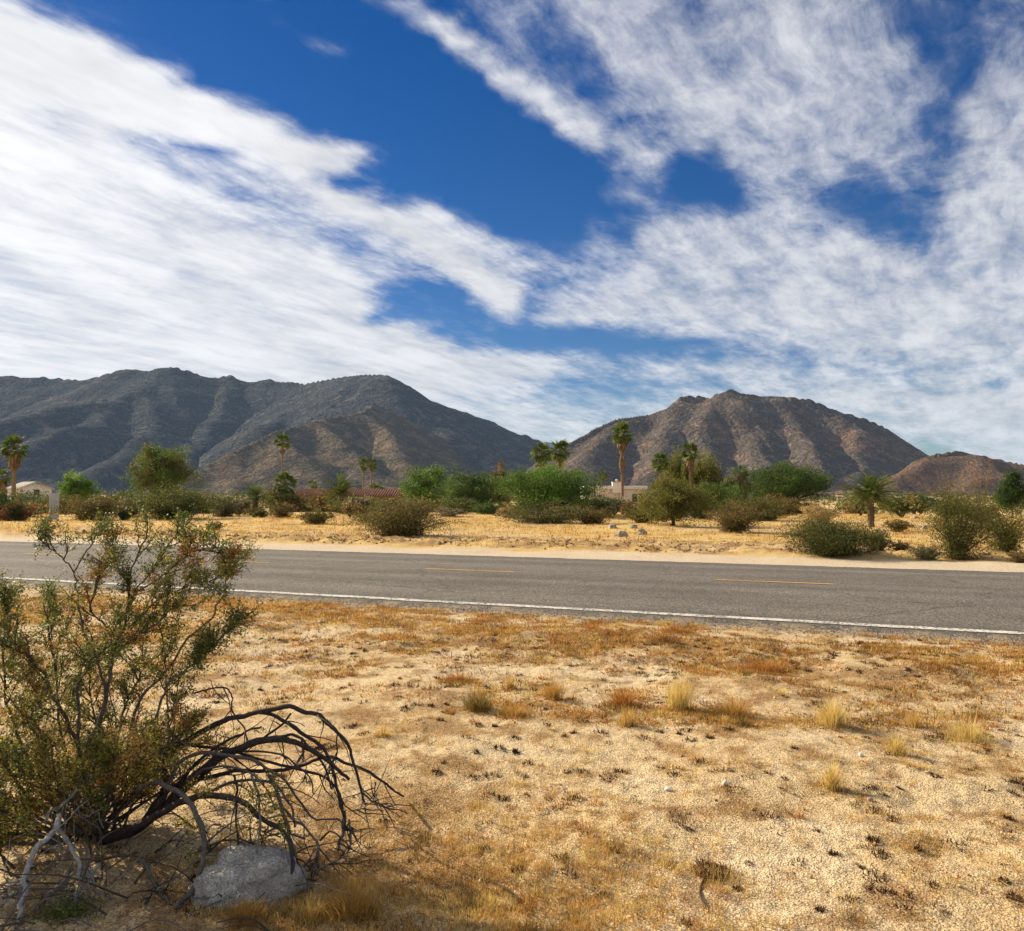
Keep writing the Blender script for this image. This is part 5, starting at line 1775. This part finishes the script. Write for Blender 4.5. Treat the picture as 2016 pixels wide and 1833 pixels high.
def put_fronds(root, mesh, n, centre, R, rs, lo, hi, twist=0.4):
    for k_ in range(n):
        f = (k_ + 0.5) / n
        e = rad(hi + (lo - hi) * f ** 0.85) + rs.normal(0, 0.10)
        a_ = k_ * 2.39996 + rs.normal(0, 0.15)
        o = bpy.data.objects.new('frond', mesh[rs.randint(0, len(mesh))])
        COL.objects.link(o)
        o.parent = root
        o.location = centre + Vector((0, 0, 0.06 * R * (1 - f)))
        m = Matrix.Rotation(a_, 3, 'Z') @ Matrix.Rotation(-e, 3, 'Y') @ Matrix.Rotation(rs.normal(0, twist), 3, 'X')
        o.rotation_euler = m.to_euler()
        o.scale = [R * rs.uniform(0.85, 1.12)] * 3


def hanging(rs, ztop, zbot, r0, r1, n, u):
    """dead fronds hanging round a palm trunk"""
    a_ = rs.uniform(0, 6.283, n)
    zs = rs.uniform(zbot + 0.25 * (ztop - zbot), ztop, n)
    f = (ztop - zs) / (ztop - zbot)
    L = (ztop - zbot) * rs.uniform(0.25, 0.45, n)
    ra = (r0 + (r1 - r0) * f) * rs.uniform(0.5, 1.1, n)
    d = np.stack([np.cos(a_), np.sin(a_), np.zeros(n)], 1)
    s = np.stack([-np.sin(a_), np.cos(a_), np.zeros(n)], 1)
    p0 = d * (ra * 0.75)[:, None]
    p0[:, 2] = zs
    p1 = d * ra[:, None]
    p1[:, 2] = zs - L
    wv = s * (u * rs.uniform(1.2, 2.6, n))[:, None]
    V = np.stack([p0, (p0 + p1) / 2 - wv, (p0 + p1) / 2 + wv, p1], 1).reshape(-1, 3)
    k = np.arange(n)[:, None] * 4
    F = np.concatenate([k + [0, 1, 2], k + [1, 3, 2]])
    C = np.repeat(np.array([[0.32, 0.205, 0.095]]) * rs.uniform(0.5, 1.4, (n, 1)), 4, 0)
    return V, F, C


def fan_palm(px, Y, top, r_px, label, trunk_px=5, skirts=(), nf=30, lean=0.0, trunk_col=(0.24, 0.165, 0.10)):
    SEED[0] += 1
    rs = rng(SEED[0])
    b = place(px, Y)
    u = Y / FPX
    R = r_px * u
    H = at(px, top, Y).z - b.z - R * 0.85
    root = thing('fan_palm', label, 'palm tree', b, 'fan palms beyond the road')
    tw = trunk_px * u * 0.36
    n = max(10, int(H / 0.35))
    z = np.linspace(-0.1, H, n)
    p = np.stack([lean * (z / H) ** 2 + 0.02 * np.sin(z), 0 * z, z], 1)
    g = Acc()
    ring = 1 + 0.07 * (np.arange(n) % 2)
    g.add(tube(p, tw * (1.25 - 0.35 * z / H) * ring, 10, trunk_col, 0.04, rs))
    g.link('trunk', m_bark2, root)
    c = Vector((lean, 0, H))
    put_fronds(root, FAN, int(nf * 0.8), c, R * 1.28, rs, -55, 80)
    if skirts:
        g = Acc()
        for (y0, y1, r0, r1) in skirts:
            z0, z1 = at(px, y0, Y).z - b.z, at(px, y1, Y).z - b.z
            v, f, cc = hanging(rs, z0, z1, r0 * u * 0.8, r1 * u * 0.75, 200, u)
            v[:, 0] += lean
            g.add((v, f, cc))
        g.link('dead_skirt', m_palm, root, False)
    return root


def date_palm(px, Y, top, r_px, label, trunk_px, nf=46, lo=-30):
    SEED[0] += 1
    rs = rng(SEED[0])
    b = place(px, Y)
    u = Y / FPX
    R = r_px * u
    H = max(at(px, top, Y).z - b.z - R * 0.80, 0.3)
    root = thing('date_palm', label, 'palm tree', b, 'date palms beyond the road')
    tw = trunk_px * u * 0.5
    g = Acc()
    n = max(8, int(H / 0.12))
    z = np.linspace(-0.1, H, n)
    g.add(tube(np.stack([0 * z, 0 * z, z], 1), tw * (1.0 + 0.15 * (np.arange(n) % 2)), 12, (0.15, 0.10, 0.065), 0.06, rs))
    for k_ in range(60):                                   # cut leaf bases
        a_, zz_ = rs.uniform(0, 6.28), rs.uniform(0.15, 1.0) * H
        d = np.array([math.cos(a_), math.sin(a_), 0])
        p0 = d * tw * 0.8 + np.array([0, 0, zz_])
        g.add(tube(np.array([p0, p0 + d * tw * 0.55 + np.array([0, 0, tw * 0.5])]), [tw * 0.2, tw * 0.1], 4, np.array([0.17, 0.11, 0.07]) * rs.uniform(0.6, 1.5)))
    g.link('trunk', m_bark2, root)
    put_fronds(root, FEA, nf, Vector((0, 0, H)), R * 1.05, rs, lo, 72, 0.3)
    return root


# --- trees
tree(320, 112, 112, 876, 982, 'green', 'yellow green spreading tree with a forked trunk behind the left bushes', 'round', tint2='olive')
tree(148, 125, 66, 928, 990, 'bright', 'small bright green tree right of the white gabled house', 'round')
tree(838, 86, 92, 914, 1006, 'bright', 'rounded feathery bright green tree at the end of the terracotta roof', 'round', tint2='green')
tree(932, 76, 124, 928, 1012, 'green', 'dark green tree right of the rounded feathery tree', 'round', tint2='dark')
tree(988, 82, 42, 918, 1005, 'brown', 'narrow brownish tree left of the broad bright green tree', 'round', tint2='olive')
tree(1082, 60, 176, 916, 1022, 'bright', 'broad bright green tree below the twin fan palms', 'wide', tint2='green')
tree(1335, 92, 56, 896, 985, 'yellow', 'olive willow like tree between the two palms right of centre', 'weep')
tree(1392, 90, 68, 902, 985, 'yellow', 'olive willow like tree right of the skirted palm', 'weep', tint2='olive')
tree(1406, 64, 88, 946, 1022, 'green', 'mid green tree right of the large rounded olive bush', 'round')
tree(1452, 72, 44, 914, 992, 'green', 'narrow tall dark tree left of the wide dark tree', 'round', tint2='grey')
tree(1542, 76, 146, 912, 1000, 'dark', 'wide dark green tree in front of the brown mountain', 'wide', tint2='green')
tree(1992, 66, 78, 930, 1004, 'dark', 'dark conifer at the right edge', 'cone', name='conifer')
tree(1798, 84, 84, 976, 1010, 'dark', 'low dark tree behind the big date palm', 'wide')
tree(1324, 43, 138, 936, 1042, 'olive', 'large rounded olive bush right of the tall palm', 'round', name='large_bush', category='bush', fill=1.0, tint2='yellow')
# --- shrubs
shrub(186, 1024, 116, 972, 'olive', 'olive brown bush right of the concrete pillar', tint2='brown')
shrub(248, 1018, 74, 958, 'yellow', 'leafy yellow green bush below the spreading tree', tint2='green')
shrub(345, 1022, 136, 950, 'olive', 'broad olive bush in front of the spreading tree', tint2='green')
shrub(440, 1018, 66, 972, 'grey', 'greyish bush right of the broad olive bush', tint2='olive')
shrub(30, 1025, 80, 984, 'red', 'bougainvillea with red flowers at the left edge', name='bougainvillea', tint2='dark')
shrub(5, 1024, 44, 962, 'dark', 'dark leafy plant at the left edge before the bougainvillea')
shrub(246, 1024, 26, 1002, 'dark', 'small dark round shrub below the leafy yellow green bush')
shrub(424, 1043, 34, 1024, 'brown', 'small brown shrub alone in the golden grass left of centre')
shrub(556, 1020, 50, 986, 'brown', 'brown shrub right of the small date palm', tint2='olive')
shrub(512, 1020, 44, 996, 'olive', 'low shrub at the foot of the small date palm')
shrub(624, 1032, 62, 997, 'olive', 'thin stemmed shrub in the grass before the terracotta house', tint2='brown')
shrub(604, 1004, 120, 974, 'brown', 'long low brown hedge like shrub before the terracotta roof', tint2='olive')
shrub(706, 1014, 96, 978, 'olive', 'dark olive shrub below the spiky date palm', tint2='green')
shrub(760, 1004, 120, 976, 'olive', 'low olive shrub under the terracotta eaves')
shrub(62, 1008, 80, 962, 'olive', 'olive shrub in front of the white gabled house', tint2='green')
shrub(100, 1010, 60, 968, 'green', 'green shrub left of the concrete pillar', tint2='olive')
shrub(640, 1008, 60, 966, 'olive', 'olive shrub between the two visible stretches of terracotta roof', tint2='brown')
shrub(1040, 1020, 90, 975, 'green', 'green shrub at the left foot of the broad bright tree', tint2='olive')
shrub(1145, 1014, 60, 976, 'green', 'green shrub left of the pale stalky shrub', tint2='bright')
shrub(1262, 1030, 60, 990, 'olive', 'olive shrub at the left foot of the large rounded bush', tint2='yellow')
shrub(1470, 1018, 80, 965, 'green', 'green shrub at the foot of the narrow tall dark tree', tint2='olive')
shrub(900, 1012, 70, 975, 'green', 'green shrub between the feathery tree and the dark tree', tint2='olive')
shrub(665, 1003, 60, 974, 'green', 'green shrub below the left part of the terracotta roof', tint2='olive')
shrub(826, 1002, 70, 975, 'olive', 'olive shrub at the foot of the rounded feathery tree', tint2='brown')
shrub(1272, 1012, 40, 978, 'olive', 'olive shrub hiding the right end of the cream house')
shrub(400, 1010, 70, 968, 'olive', 'olive brown shrub behind the greyish bush', tint2='grey')
shrub(130, 1012, 60, 970, 'brown', 'brown shrub behind the concrete pillar', tint2='olive')
shrub(470, 1006, 60, 966, 'green', 'dark shrub left of the small bushy date palm', tint2='olive')
shrub(550, 1004, 70, 950, 'olive', 'olive shrub around the foot of the tall thin palm', tint2='brown')
shrub(960, 1014, 60, 984, 'green', 'low green shrub between the dark tree and the narrow brownish tree')
shrub(1385, 1022, 60, 985, 'dark', 'dark shrub right of the large rounded olive bush')
shrub(1580, 1010, 60, 985, 'olive', 'olive shrub behind the small pale date palm')
shrub(788, 1057, 168, 978, 'olive', 'large olive brown creosote bush standing in the golden grass', tint2='brown', fill=0.95)
shrub(880, 1018, 60, 998, 'grey', 'pale low shrub left of the dark green tree')
shrub(1006, 1016, 50, 990, 'blonde', 'straw coloured shrub at the foot of the narrow brownish tree')
shrub(1080, 1030, 170, 990, 'dark', 'dark shrub mass at the foot of the broad bright tree', tint2='brown')
shrub(1166, 1031, 76, 996, 'brown', 'brown shrub right of the dark shrub mass', tint2='olive')
shrub(1186, 1017, 60, 974, 'grey', 'pale stalky shrub before the white house', tint2='green')
shrub(1240, 1016, 50, 988, 'brown', 'low brown shrub at the foot of the tall palm')
shrub(1447, 1048, 90, 980, 'brown', 'open brown shrub right of the large rounded bush', tint2='olive')
shrub(1500, 1026, 84, 980, 'olive', 'olive shrub below the wide dark tree', tint2='yellow')
shrub(1540, 1014, 80, 974, 'brown', 'brown green shrub under the right end of the wide dark tree', tint2='olive')
shrub(1610, 1030, 70, 990, 'blonde', 'dry blonde shrub behind the dense bush')
shrub(1632, 1096, 164, 1018, 'olive', 'dense dark bush beside the road', tint2='dark', fill=1.25)
shrub(1726, 1091, 46, 1034, 'grey', 'grey dead looking shrub right of the dense bush', tint2='brown')
shrub(1774, 1092, 46, 1066, 'brown', 'small dry twiggy shrub near the road')
shrub(1824, 1102, 56, 1074, 'grey', 'small grey green shrub near the road at the right', tint2='olive')
shrub(1884, 1101, 118, 952, 'olive', 'tall open creosote bush near the road at the right', tint2='yellow', fill=0.5)
shrub(1976, 1092, 96, 992, 'olive', 'open creosote bush at the right edge', tint2='yellow', fill=0.5)
shrub(1766, 1048, 44, 1018, 'brown', 'small brown shrub right of the big date palm', tint2='olive')
shrub(1690, 1012, 70, 990, 'brown', 'low brown shrub left of the big date palm')
shrub(1930, 1030, 70, 985, 'brown', 'brown shrub behind the tall open creosote bush', tint2='yellow')
shrub(1870, 1014, 60, 984, 'green', 'green shrub behind the tall open creosote bush')
shrub(2004, 1110, 50, 1084, 'brown', 'low brown shrub at the right edge by the road')

# --- palms
fan_palm(27, 112, 864, 24, 'thick skirted fan palm at the left edge', 10, ((884, 924, 20, 12),), 34)
fan_palm(3, 92, 926, 16, 'short skirted fan palm cut by the left edge', 12, ((938, 992, 12, 12),), 22)
fan_palm(555, 150, 857, 15, 'tall thin single fan palm left of centre', 4, ((884, 893, 7, 5),), 28)
fan_palm(561, 86, 936, 22, 'short green fan palm at the foot of the tall thin palm', 7, (), 30)
fan_palm(616, 160, 946, 10, 'tiny distant fan palm behind the terracotta roof', 3, (), 18)
fan_palm(715, 160, 905, 12, 'nearer of two slim distant fan palms side by side', 4, ((920, 928, 6, 4),), 24)
fan_palm(731, 166, 902, 12, 'taller of two slim distant fan palms side by side', 4, ((917, 928, 6, 4),), 24)
fan_palm(742, 146, 954, 16, 'low spreading palm crown above the terracotta roof', 5, (), 22)
fan_palm(1066, 96, 876, 21, 'twin fan palm with brown skirt above the broad tree', 6, ((902, 922, 11, 9),), 32)
fan_palm(1103, 99, 872, 21, 'greener twin fan palm above the broad tree', 6, ((900, 918, 9, 7),), 32)
fan_palm(1225, 66, 839, 20, 'tallest fan palm with ragged crown and bare reddish trunk', 6.5, ((862, 890, 15, 6), (897, 928, 8, 5)), 34, 0.0, (0.30, 0.165, 0.095))
fan_palm(1187, 146, 930, 10, 'small distant fan palm above the white house', 4, ((942, 953, 5, 4),), 20)
fan_palm(1300, 84, 897, 18, 'fan palm left of the willow like trees', 5, ((916, 930, 7, 6),), 30)
fan_palm(1359, 82, 875, 19, 'fan palm with brown skirt rising between the willow like trees', 6, ((900, 926, 11, 8),), 32)
date_palm(1714, 42.0, 942, 54, 'big date palm with spreading feathery crown and stout trunk', 11, 64, -16)
date_palm(503, 62, 956, 32, 'small bushy date palm left of the brown shrub', 10, 40, -25)
date_palm(672, 72, 945, 40, 'spiky date palm in front of the terracotta roof', 10, 44, -18)
date_palm(1568, 76, 974, 24, 'small pale date palm below the wide dark tree', 7, 30, -15)
# bare flowering stalk plant
SEED[0] += 1
rs = rng(SEED[0])
b = place(1932, 40)
root = thing('ocotillo', 'tall thin ocotillo stalks with orange tips behind the creosote', 'ocotillo', b)
st, lv = Acc(), Acc()
for k_ in range(9):
    tip = np.array([rs.normal(0, 0.30), rs.normal(0, 0.3), at(1932, 905 + rs.uniform(0, 45), 40).z - b.z])
    p = smooth_path([(rs.normal(0, 0.05), rs.normal(0, 0.05), -0.05), tip * 0.5 + rs.normal(0, 0.05, 3), tip], 10)
    st.add(tube(p, np.linspace(0.022, 0.007, 10), 5, np.array([0.15, 0.12, 0.07]) * rs.uniform(0.7, 1.3)))
    i = rs.randint(2, 10, 70)
    q = p[i] + rs.normal(0, 0.06, (70, 3))
    c = np.where((i > 7)[:, None], np.array([[0.42, 0.17, 0.045]]), np.array([[0.17, 0.15, 0.045]])) * rs.uniform(0.7, 1.3, (70, 1))
    lv.add(leaf_quads(q, rs.uniform(0.04, 0.085, 70), rs, c, 0.3, 0.6))
st.link('stalks', m_bark2, root)['kind'] = 'stuff'
lv.link('leaves', m_fol, root, False)['kind'] = 'stuff'

# scattered small shrubs that look alike, and the scrub of the plain further out
rs = rng(1401)
proto = []
for v in range(4):
    g = Acc()
    n = 420
    a_ = rs.uniform(0, 6.28, n)
    r = np.sqrt(rs.rand(n)) * 0.5
    q = np.stack([np.cos(a_) * r, np.sin(a_) * r, np.abs(rs.normal(0.32, 0.2, n)) * (1.1 - r)], 1)
    cc = rs.normal(0, 1, (22, 3)) * np.array([0.26, 0.26, 0.1]) + np.array([0, 0, 0.38])
    q = cc[rs.randint(0, 22, n)] * 0.6 + q * 0.5
    q[:, 2] = np.abs(q[:, 2])
    g.add(leaf_quads(q, rs.uniform(0.07, 0.15, n), rs, cols(['brown', 'olive', 'grey', 'brown'][v], n, rs), 0.3, 0.55))
    for _ in range(8):
        t_ = np.array([rs.normal(0, 0.25), rs.normal(0, 0.25), 0.5])
        g.add(tube(np.array([[0, 0, 0], t_ * 0.5 + rs.normal(0, 0.03, 3), t_]), [0.02, 0.014, 0.006], 4, (0.1, 0.08, 0.06)))
    proto.append(g.mesh('scrub', m_fol, False))
taken = []
n_ = 0
while n_ < 64:
    Y = rs.uniform(58, 118)
    px = rs.uniform(-20, 2036)
    X = at(px, HORIZON, Y).x
    if any((X - a) ** 2 + (Y - b_) ** 2 < 9 for a, b_ in taken):
        continue
    taken.append((X, Y))
    o = link('scrub_bush', proto[rs.randint(0, 4)], None, (X, Y, gz1(X, Y) - 0.03), label='small low scrub bush on the plain between the road and the houses', category='scrub bush', group='small scrub bushes on the plain')
    o.scale = [rs.uniform(1.4, 3.2) * k_ for k_ in (1, 1, 0.85)]
    o.rotation_euler = (0, 0, rs.uniform(0, 6.28))
    n_ += 1
g = Acc()
nb = 2000
Yb = np.exp(rs.uniform(math.log(120), math.log(1300), nb))
Xb = Yb * rs.uniform(-0.72, 0.72, nb)
per = 34
idx = np.repeat(np.arange(nb), per)
n = len(idx)
sz = rs.uniform(0.5, 1.3, nb) * (1 + Yb / 500)
q = np.stack([Xb[idx], Yb[idx], ground_z(Xb, Yb)[idx]], 1) + rs.normal(0, 1, (n, 3)) * (sz[idx][:, None] * np.array([0.62, 0.62, 0.0]))
q[:, 2] += np.abs(rs.normal(0.45, 0.35, n)) * sz[idx]
kind = rs.randint(0, 3, nb)
c = np.zeros((n, 3))
for k_, t_ in enumerate(('olive', 'brown', 'green')):
    m_ = kind[idx] == k_
    c[m_] = cols(t_, int(m_.sum()), rs) * 0.75
g.add(leaf_tris(q, 1.25 * (0.10 + 0.0011 * Yb[idx]) * rs.uniform(0.8, 1.7, n), rs, c, 0.3, 0.6))
g.link('far_scrub', m_fol, None, False, kind='stuff', label='distant scrub covering the plain up to the mountains')

# --- boulders beyond the road
for i_, (px, py, rp, fl, lab) in enumerate([
        (1222, 1057, 17, 0.75, 'pale rounded boulder in the dry grass right of the brown shrub'),
        (1264, 1052, 13, 1.0, 'boulder standing right of the pale rounded boulder'),
        (1246, 1040, 11, 0.8, 'smaller grey boulder behind the pair of pale boulders'),
        (1206, 1040, 12, 0.9, 'rough boulder left of the pair of pale boulders'),
        (1518, 1022, 12, 0.6, 'flat pale boulder under the olive shrub'),
        (1548, 1036, 9, 0.8, 'pale boulder left of the dry blonde shrub'),
        (1818, 1044, 9, 1.1, 'pinkish boulder left of the tall creosote bush'),
        (1800, 1022, 10, 0.6, 'flat boulder behind the pinkish boulder'),
        (359, 1027, 10, 0.6, 'pale flat rock at the foot of the broad olive bush')]):
    Y = CAM_H * FPX / (py - HORIZON)
    b = place(px, Y)
    r = 0.8 * rp * Y / FPX
    o = link('boulder', rock_mesh('boulder', r, r * 0.9, r * fl, m_pale, 80 + i_, 4, 0.38, 0.45), None, (b.x, b.y, b.z + r * fl * 0.12), label=lab, category='boulder', group='boulders beyond the road')
    o.rotation_euler = (0, 0, i_ * 1.3)


# ------------------------------------------------------------------ walls and houses
def box(x0, x1, y0, y1, z0, z1, bev=0.0, col=(0.6, 0.5, 0.4)):
    v = np.array([[x, y, z] for z in (z0, z1) for y in (y0, y1) for x in (x0, x1)], float)
    f = np.array([[0, 2, 3, 1], [4, 5, 7, 6], [0, 1, 5, 4], [2, 6, 7, 3], [0, 4, 6, 2], [1, 3, 7, 5]])
    return v, f, np.tile(np.array(col, float), (8, 1))


def bx(name, parent, *args, mat=None, bevel=0.0):
    v, f, c = box(*args)
    o = link(name, make_mesh(name, v, f, c, False, mat), parent)
    if bevel:
        m = o.modifiers.new('bevel', 'BEVEL')
        m.width = bevel
        m.segments = 2
    return o


def stucco(name, col, rough=0.9):
    m, N = new_mat(name)
    P = N.node('ShaderNodeTexCoord').outputs['Object']
    n1 = N.noise(P, 1.2, 5, 0.6)
    n2 = N.noise(P, 25, 4, 0.7)
    k = N.math('MULTIPLY', N.smap(n1, 0.3, 0.7, 0.88, 1.08, 'LINEAR'), N.smap(n2, 0.3, 0.7, 0.92, 1.06, 'LINEAR'))
    finish(N, N.vmath('MULTIPLY', col, N.combine(k, k, k)), rough, N.bump(n2, 0.4, 0.01), 0.15)
    return m


m_conc = stucco('weathered_concrete', (0.56, 0.53, 0.48))
m_cream = stucco('cream_stucco', (0.66, 0.56, 0.43))
m_whites = stucco('white_stucco', (0.74, 0.68, 0.60))
m_tan = stucco('tan_stucco', (0.48, 0.37, 0.26))
m_tile = stucco('terracotta_tile', (0.215, 0.090, 0.058), 0.8)
m_rooft = stucco('pale_roof_tile', (0.52, 0.46, 0.38), 0.8)
m_dark, N = new_mat('dark_glass')
finish(N, (0.02, 0.022, 0.025, 1), 0.15, None, 0.5)

# pillar
Y = CAM_H * FPX / (1023 - HORIZON)
b = place(107, Y)
u = Y / FPX
pil = thing('concrete_pillar', 'square grey concrete gate pillar left of the olive brown bush', 'pillar', b)
pil.rotation_euler = (0, 0, rad(24))
hp = at(107, 971, Y).z - b.z
w = 20 * u * 0.5 * 0.80
bx('shaft', pil, -w, w, -w, w, -0.1, hp - 0.06, mat=m_conc, bevel=0.02)
bx('cap', pil, -w * 1.05, w * 1.05, -w * 1.05, w * 1.05, hp - 0.06 + 0.002, hp, mat=m_conc, bevel=0.015)
# low garden wall
Y = 76
b = place(58, Y)
u = Y / FPX
wal = thing('garden_wall', 'low cream garden wall behind the bougainvillea', 'wall', b)
hw = at(58, 985, Y).z - b.z
bx('wall', wal, -17 * u, 17 * u, -0.12, 0.12, -0.2, hw - 0.1, mat=m_cream, bevel=0.01)
bx('coping', wal, -17.6 * u, 17.6 * u, -0.17, 0.17, hw - 0.098, hw, mat=m_whites, bevel=0.01)

# white gabled house
Y = 150
b = place(58, Y)
u = Y / FPX
hs = thing('gabled_house', 'small white gabled house behind the left palms', 'house', b)
ez = at(58, 962, Y).z - b.z
tz = at(58, 951, Y).z - b.z
x0, x1, xg = -32 * u, 15 * u, 33 * u
v = np.array([[x0, -2.6, -0.3], [xg, -2.6, -0.3], [xg, 2.6, -0.3], [x0, 2.6, -0.3], [x0, -2.6, ez], [xg, -2.6, ez], [xg, 2.6, ez], [x0, 2.6, ez], [x0, 0, tz - 0.12], [xg, 0, tz - 0.12]])
link('wall', make_mesh('wall', v, [np.array([[0, 1, 5, 4], [2, 3, 7, 6], [4, 5, 9, 8], [8, 9, 6, 7]]), np.array([[4, 8, 7], [5, 6, 9]]), np.array([[1, 2, 6, 5], [3, 0, 4, 7]])], np.ones((10, 3)), False, m_whites), hs)
rf = Acc()
for sgn in (-1, 1):
    p = np.array([[x0 - 0.3, sgn * 3.0, ez - 0.18], [xg + 0.3, sgn * 3.0, ez - 0.18], [xg + 0.3, 0, tz], [x0 - 0.3, 0, tz]])
    top = p + np.array([0, 0, 0.14])
    vv = np.concatenate([p, top])
    rf.add((vv, np.array([[0, 1, 5], [0, 5, 4], [1, 2, 6], [1, 6, 5], [2, 3, 7], [2, 7, 6], [3, 0, 4], [3, 4, 7], [4, 5, 6], [4, 6, 7], [0, 2, 1], [0, 3, 2]]), np.ones((8, 3))))
ro = rf.link('roof', m_rooft, hs, False)
for k_ in range(16):
    xx = x0 + (xg - x0) * (k_ + 0.5) / 16
    g = Acc()
    g.add(tube(np.array([[xx, -3.0, ez - 0.04], [xx, -1.5, (ez + tz) / 2 + 0.04 + 0.05], [xx, 0, tz + 0.14]]), [0.16] * 3, 6, (1, 1, 1)))
    g.link('roof_tile', m_rooft, ro)
wn = bx('window', hs, xg - 0.02, xg + 0.03, -0.5, 0.5, ez - 1.3, ez - 0.2, mat=m_dark)
bx('window_frame', wn, xg - 0.01, xg + 0.05, -0.62, -0.5, ez - 1.42, ez - 0.08, mat=m_whites)
bx('window_frame', wn, xg - 0.01, xg + 0.05, 0.5, 0.62, ez - 1.42, ez - 0.08, mat=m_whites)
hs.rotation_euler = (0, 0, rad(-38))

# terracotta roofed house
Y = 128
b = place(690, Y)
u = Y / FPX
hs = thing('terracotta_house', 'long low house with terracotta tile roof behind the shrubs', 'house', b)
ez = at(690, 977, Y).z - b.z
tz = at(690, 964, Y).z - b.z
xa, xb = -118 * u, 106 * u
bx('wall', hs, xa + 0.6, xb - 0.6, 0.9, 8.0, -0.3, ez, mat=m_tan)
v = np.array([[xa, 0, ez - 0.05], [xb, 0, ez - 0.05], [xb, 4.4, tz], [xa, 4.4, tz], [xb, 8.8, ez - 0.05], [xa, 8.8, ez - 0.05], [xa, 0.05, ez - 0.2], [xb, 0.05, ez - 0.2], [xb, 8.75, ez - 0.2], [xa, 8.75, ez - 0.2]])
ro = link('roof', make_mesh('roof', v, [np.array([[0, 1, 2, 3], [3, 2, 4, 5], [0, 6, 7, 1], [5, 4, 8, 9], [6, 9, 8, 7]]), np.array([[0, 3, 5], [1, 4, 2]]), np.array([[0, 5, 9, 6], [1, 7, 8, 4]])], np.ones((10, 3)), False, m_tile), hs)
nt = 44
tile = Acc()
tile.add(tube(np.array([[0, -0.05, ez - 0.03], [0, 1.1, ez - 0.03 + (tz - ez + 0.05) * 0.25 + 0.02], [0, 2.2, ez - 0.03 + (tz - ez + 0.05) * 0.5], [0, 3.3, ez - 0.03 + (tz - ez + 0.05) * 0.75 + 0.02], [0, 4.4, tz + 0.03]]), [0.15, 0.165, 0.15, 0.165, 0.15], 6, (1, 1, 1)))
tme = tile.mesh('roof_tile', m_tile)
for k_ in range(nt):
    link('roof_tile', tme, ro, (xa + (xb - xa) * (k_ + 0.5) / nt, 0, 0))
bx('ridge', ro, xa, xb, 4.28, 4.52, tz - 0.02, tz + 0.14, mat=m_tile, bevel=0.04)
for px in (700, 590, 640, 760):
    xx = (px - 690) * u
    wn = bx('window', hs, xx - 0.9, xx + 0.9, 0.86, 0.895, ez - 1.5, ez - 0.35, mat=m_dark)
    bx('window_frame', wn, xx - 0.06, xx + 0.06, 0.82, 0.858, ez - 1.5, ez - 0.35, mat=m_whites)
    bx('window_sill', wn, xx - 1.05, xx + 1.05, 0.78, 0.858, ez - 1.62, ez - 1.502, mat=m_whites)
xw0, xw1 = (773 - 690) * u, (818 - 690) * u
zt = at(690, 961, Y).z - b.z
bx('parapet_block', hs, xw0, xw1, 6.0, 9.6, -0.3, zt + 0.05, mat=m_whites, bevel=0.03)
bx('chimney', hs, xw1 - 1.7, xw1 - 0.2, 6.4, 7.4, zt + 0.052, zt + 0.45, mat=m_whites, bevel=0.04)

# white flat roofed house
Y = 118
b = place(1212, Y)
u = Y / FPX
hs = thing('flat_roofed_house', 'cream flat roofed house with square chimney behind the tall palm', 'house', b)
pz = at(1212, 956.5, Y).z - b.z
wz = at(1212, 963, Y).z - b.z
bx('wall', hs, -60 * u, 62 * u, 0.25, 8, -0.3, wz, mat=m_cream)
bx('parapet', hs, -61 * u, 63 * u, 0.0, 8.3, wz + 0.002, pz, mat=m_whites, bevel=0.05)
cx0, cx1 = (1206 - 1212) * u, (1224 - 1212) * u
cz = at(1212, 950, Y).z - b.z
ch = bx('chimney', hs, cx0, cx1, -0.35, 0.9, wz - 0.6, cz, mat=m_whites, bevel=0.03)
bx('chimney_cap', ch, cx0 - 0.08, cx1 + 0.08, -0.43, 0.98, cz + 0.002, cz + 0.10, mat=m_cream)
g = Acc()
g.add(tube(np.array([[(cx0 + cx1) / 2, 0.3, cz + 0.1], [(cx0 + cx1) / 2, 0.3, cz + 0.28], [(cx0 + cx1) / 2, 0.3, cz + 0.30], [(cx0 + cx1) / 2, 0.3, cz + 0.42], [(cx0 + cx1) / 2, 0.3, cz + 0.50]]), [0.14, 0.14, 0.26, 0.24, 0.05], 10, (1, 1, 1)))
g.link('chimney_pot', m_whites, ch)
wn = bx('window', hs, 44 * u - 0.8, 44 * u + 0.8, 0.20, 0.245, wz - 1.9, wz - 0.7, mat=m_dark)
bx('window_frame', wn, 44 * u - 0.05, 44 * u + 0.05, 0.16, 0.198, wz - 1.9, wz - 0.7, mat=m_whites)
# ------------------------------------------------------------------ haze in the air
import bmesh
hb = bmesh.new()
bmesh.ops.create_cube(hb, size=1.0)
hme = bpy.data.meshes.new('haze')
for v in hb.verts:
    v.co = Vector((v.co.x * 19600, v.co.y * 19600, (v.co.z + 0.5) * 642 - 2.0))
hb.to_mesh(hme)
hb.free()
m_haze, N = new_mat('pale_haze')
pv = N.node('ShaderNodeVolumePrincipled')
pv.inputs['Color'].default_value = (0.42, 0.66, 1.0, 1)
pv.inputs['Density'].default_value = 0.000034
pv.inputs['Anisotropy'].default_value = 0.0
out = N.node('ShaderNodeOutputMaterial')
N.put(out.inputs['Volume'], pv.outputs[0])
hme.materials.append(m_haze)
haze = link('haze', hme, kind='stuff', label='thin pale blue haze in the air')
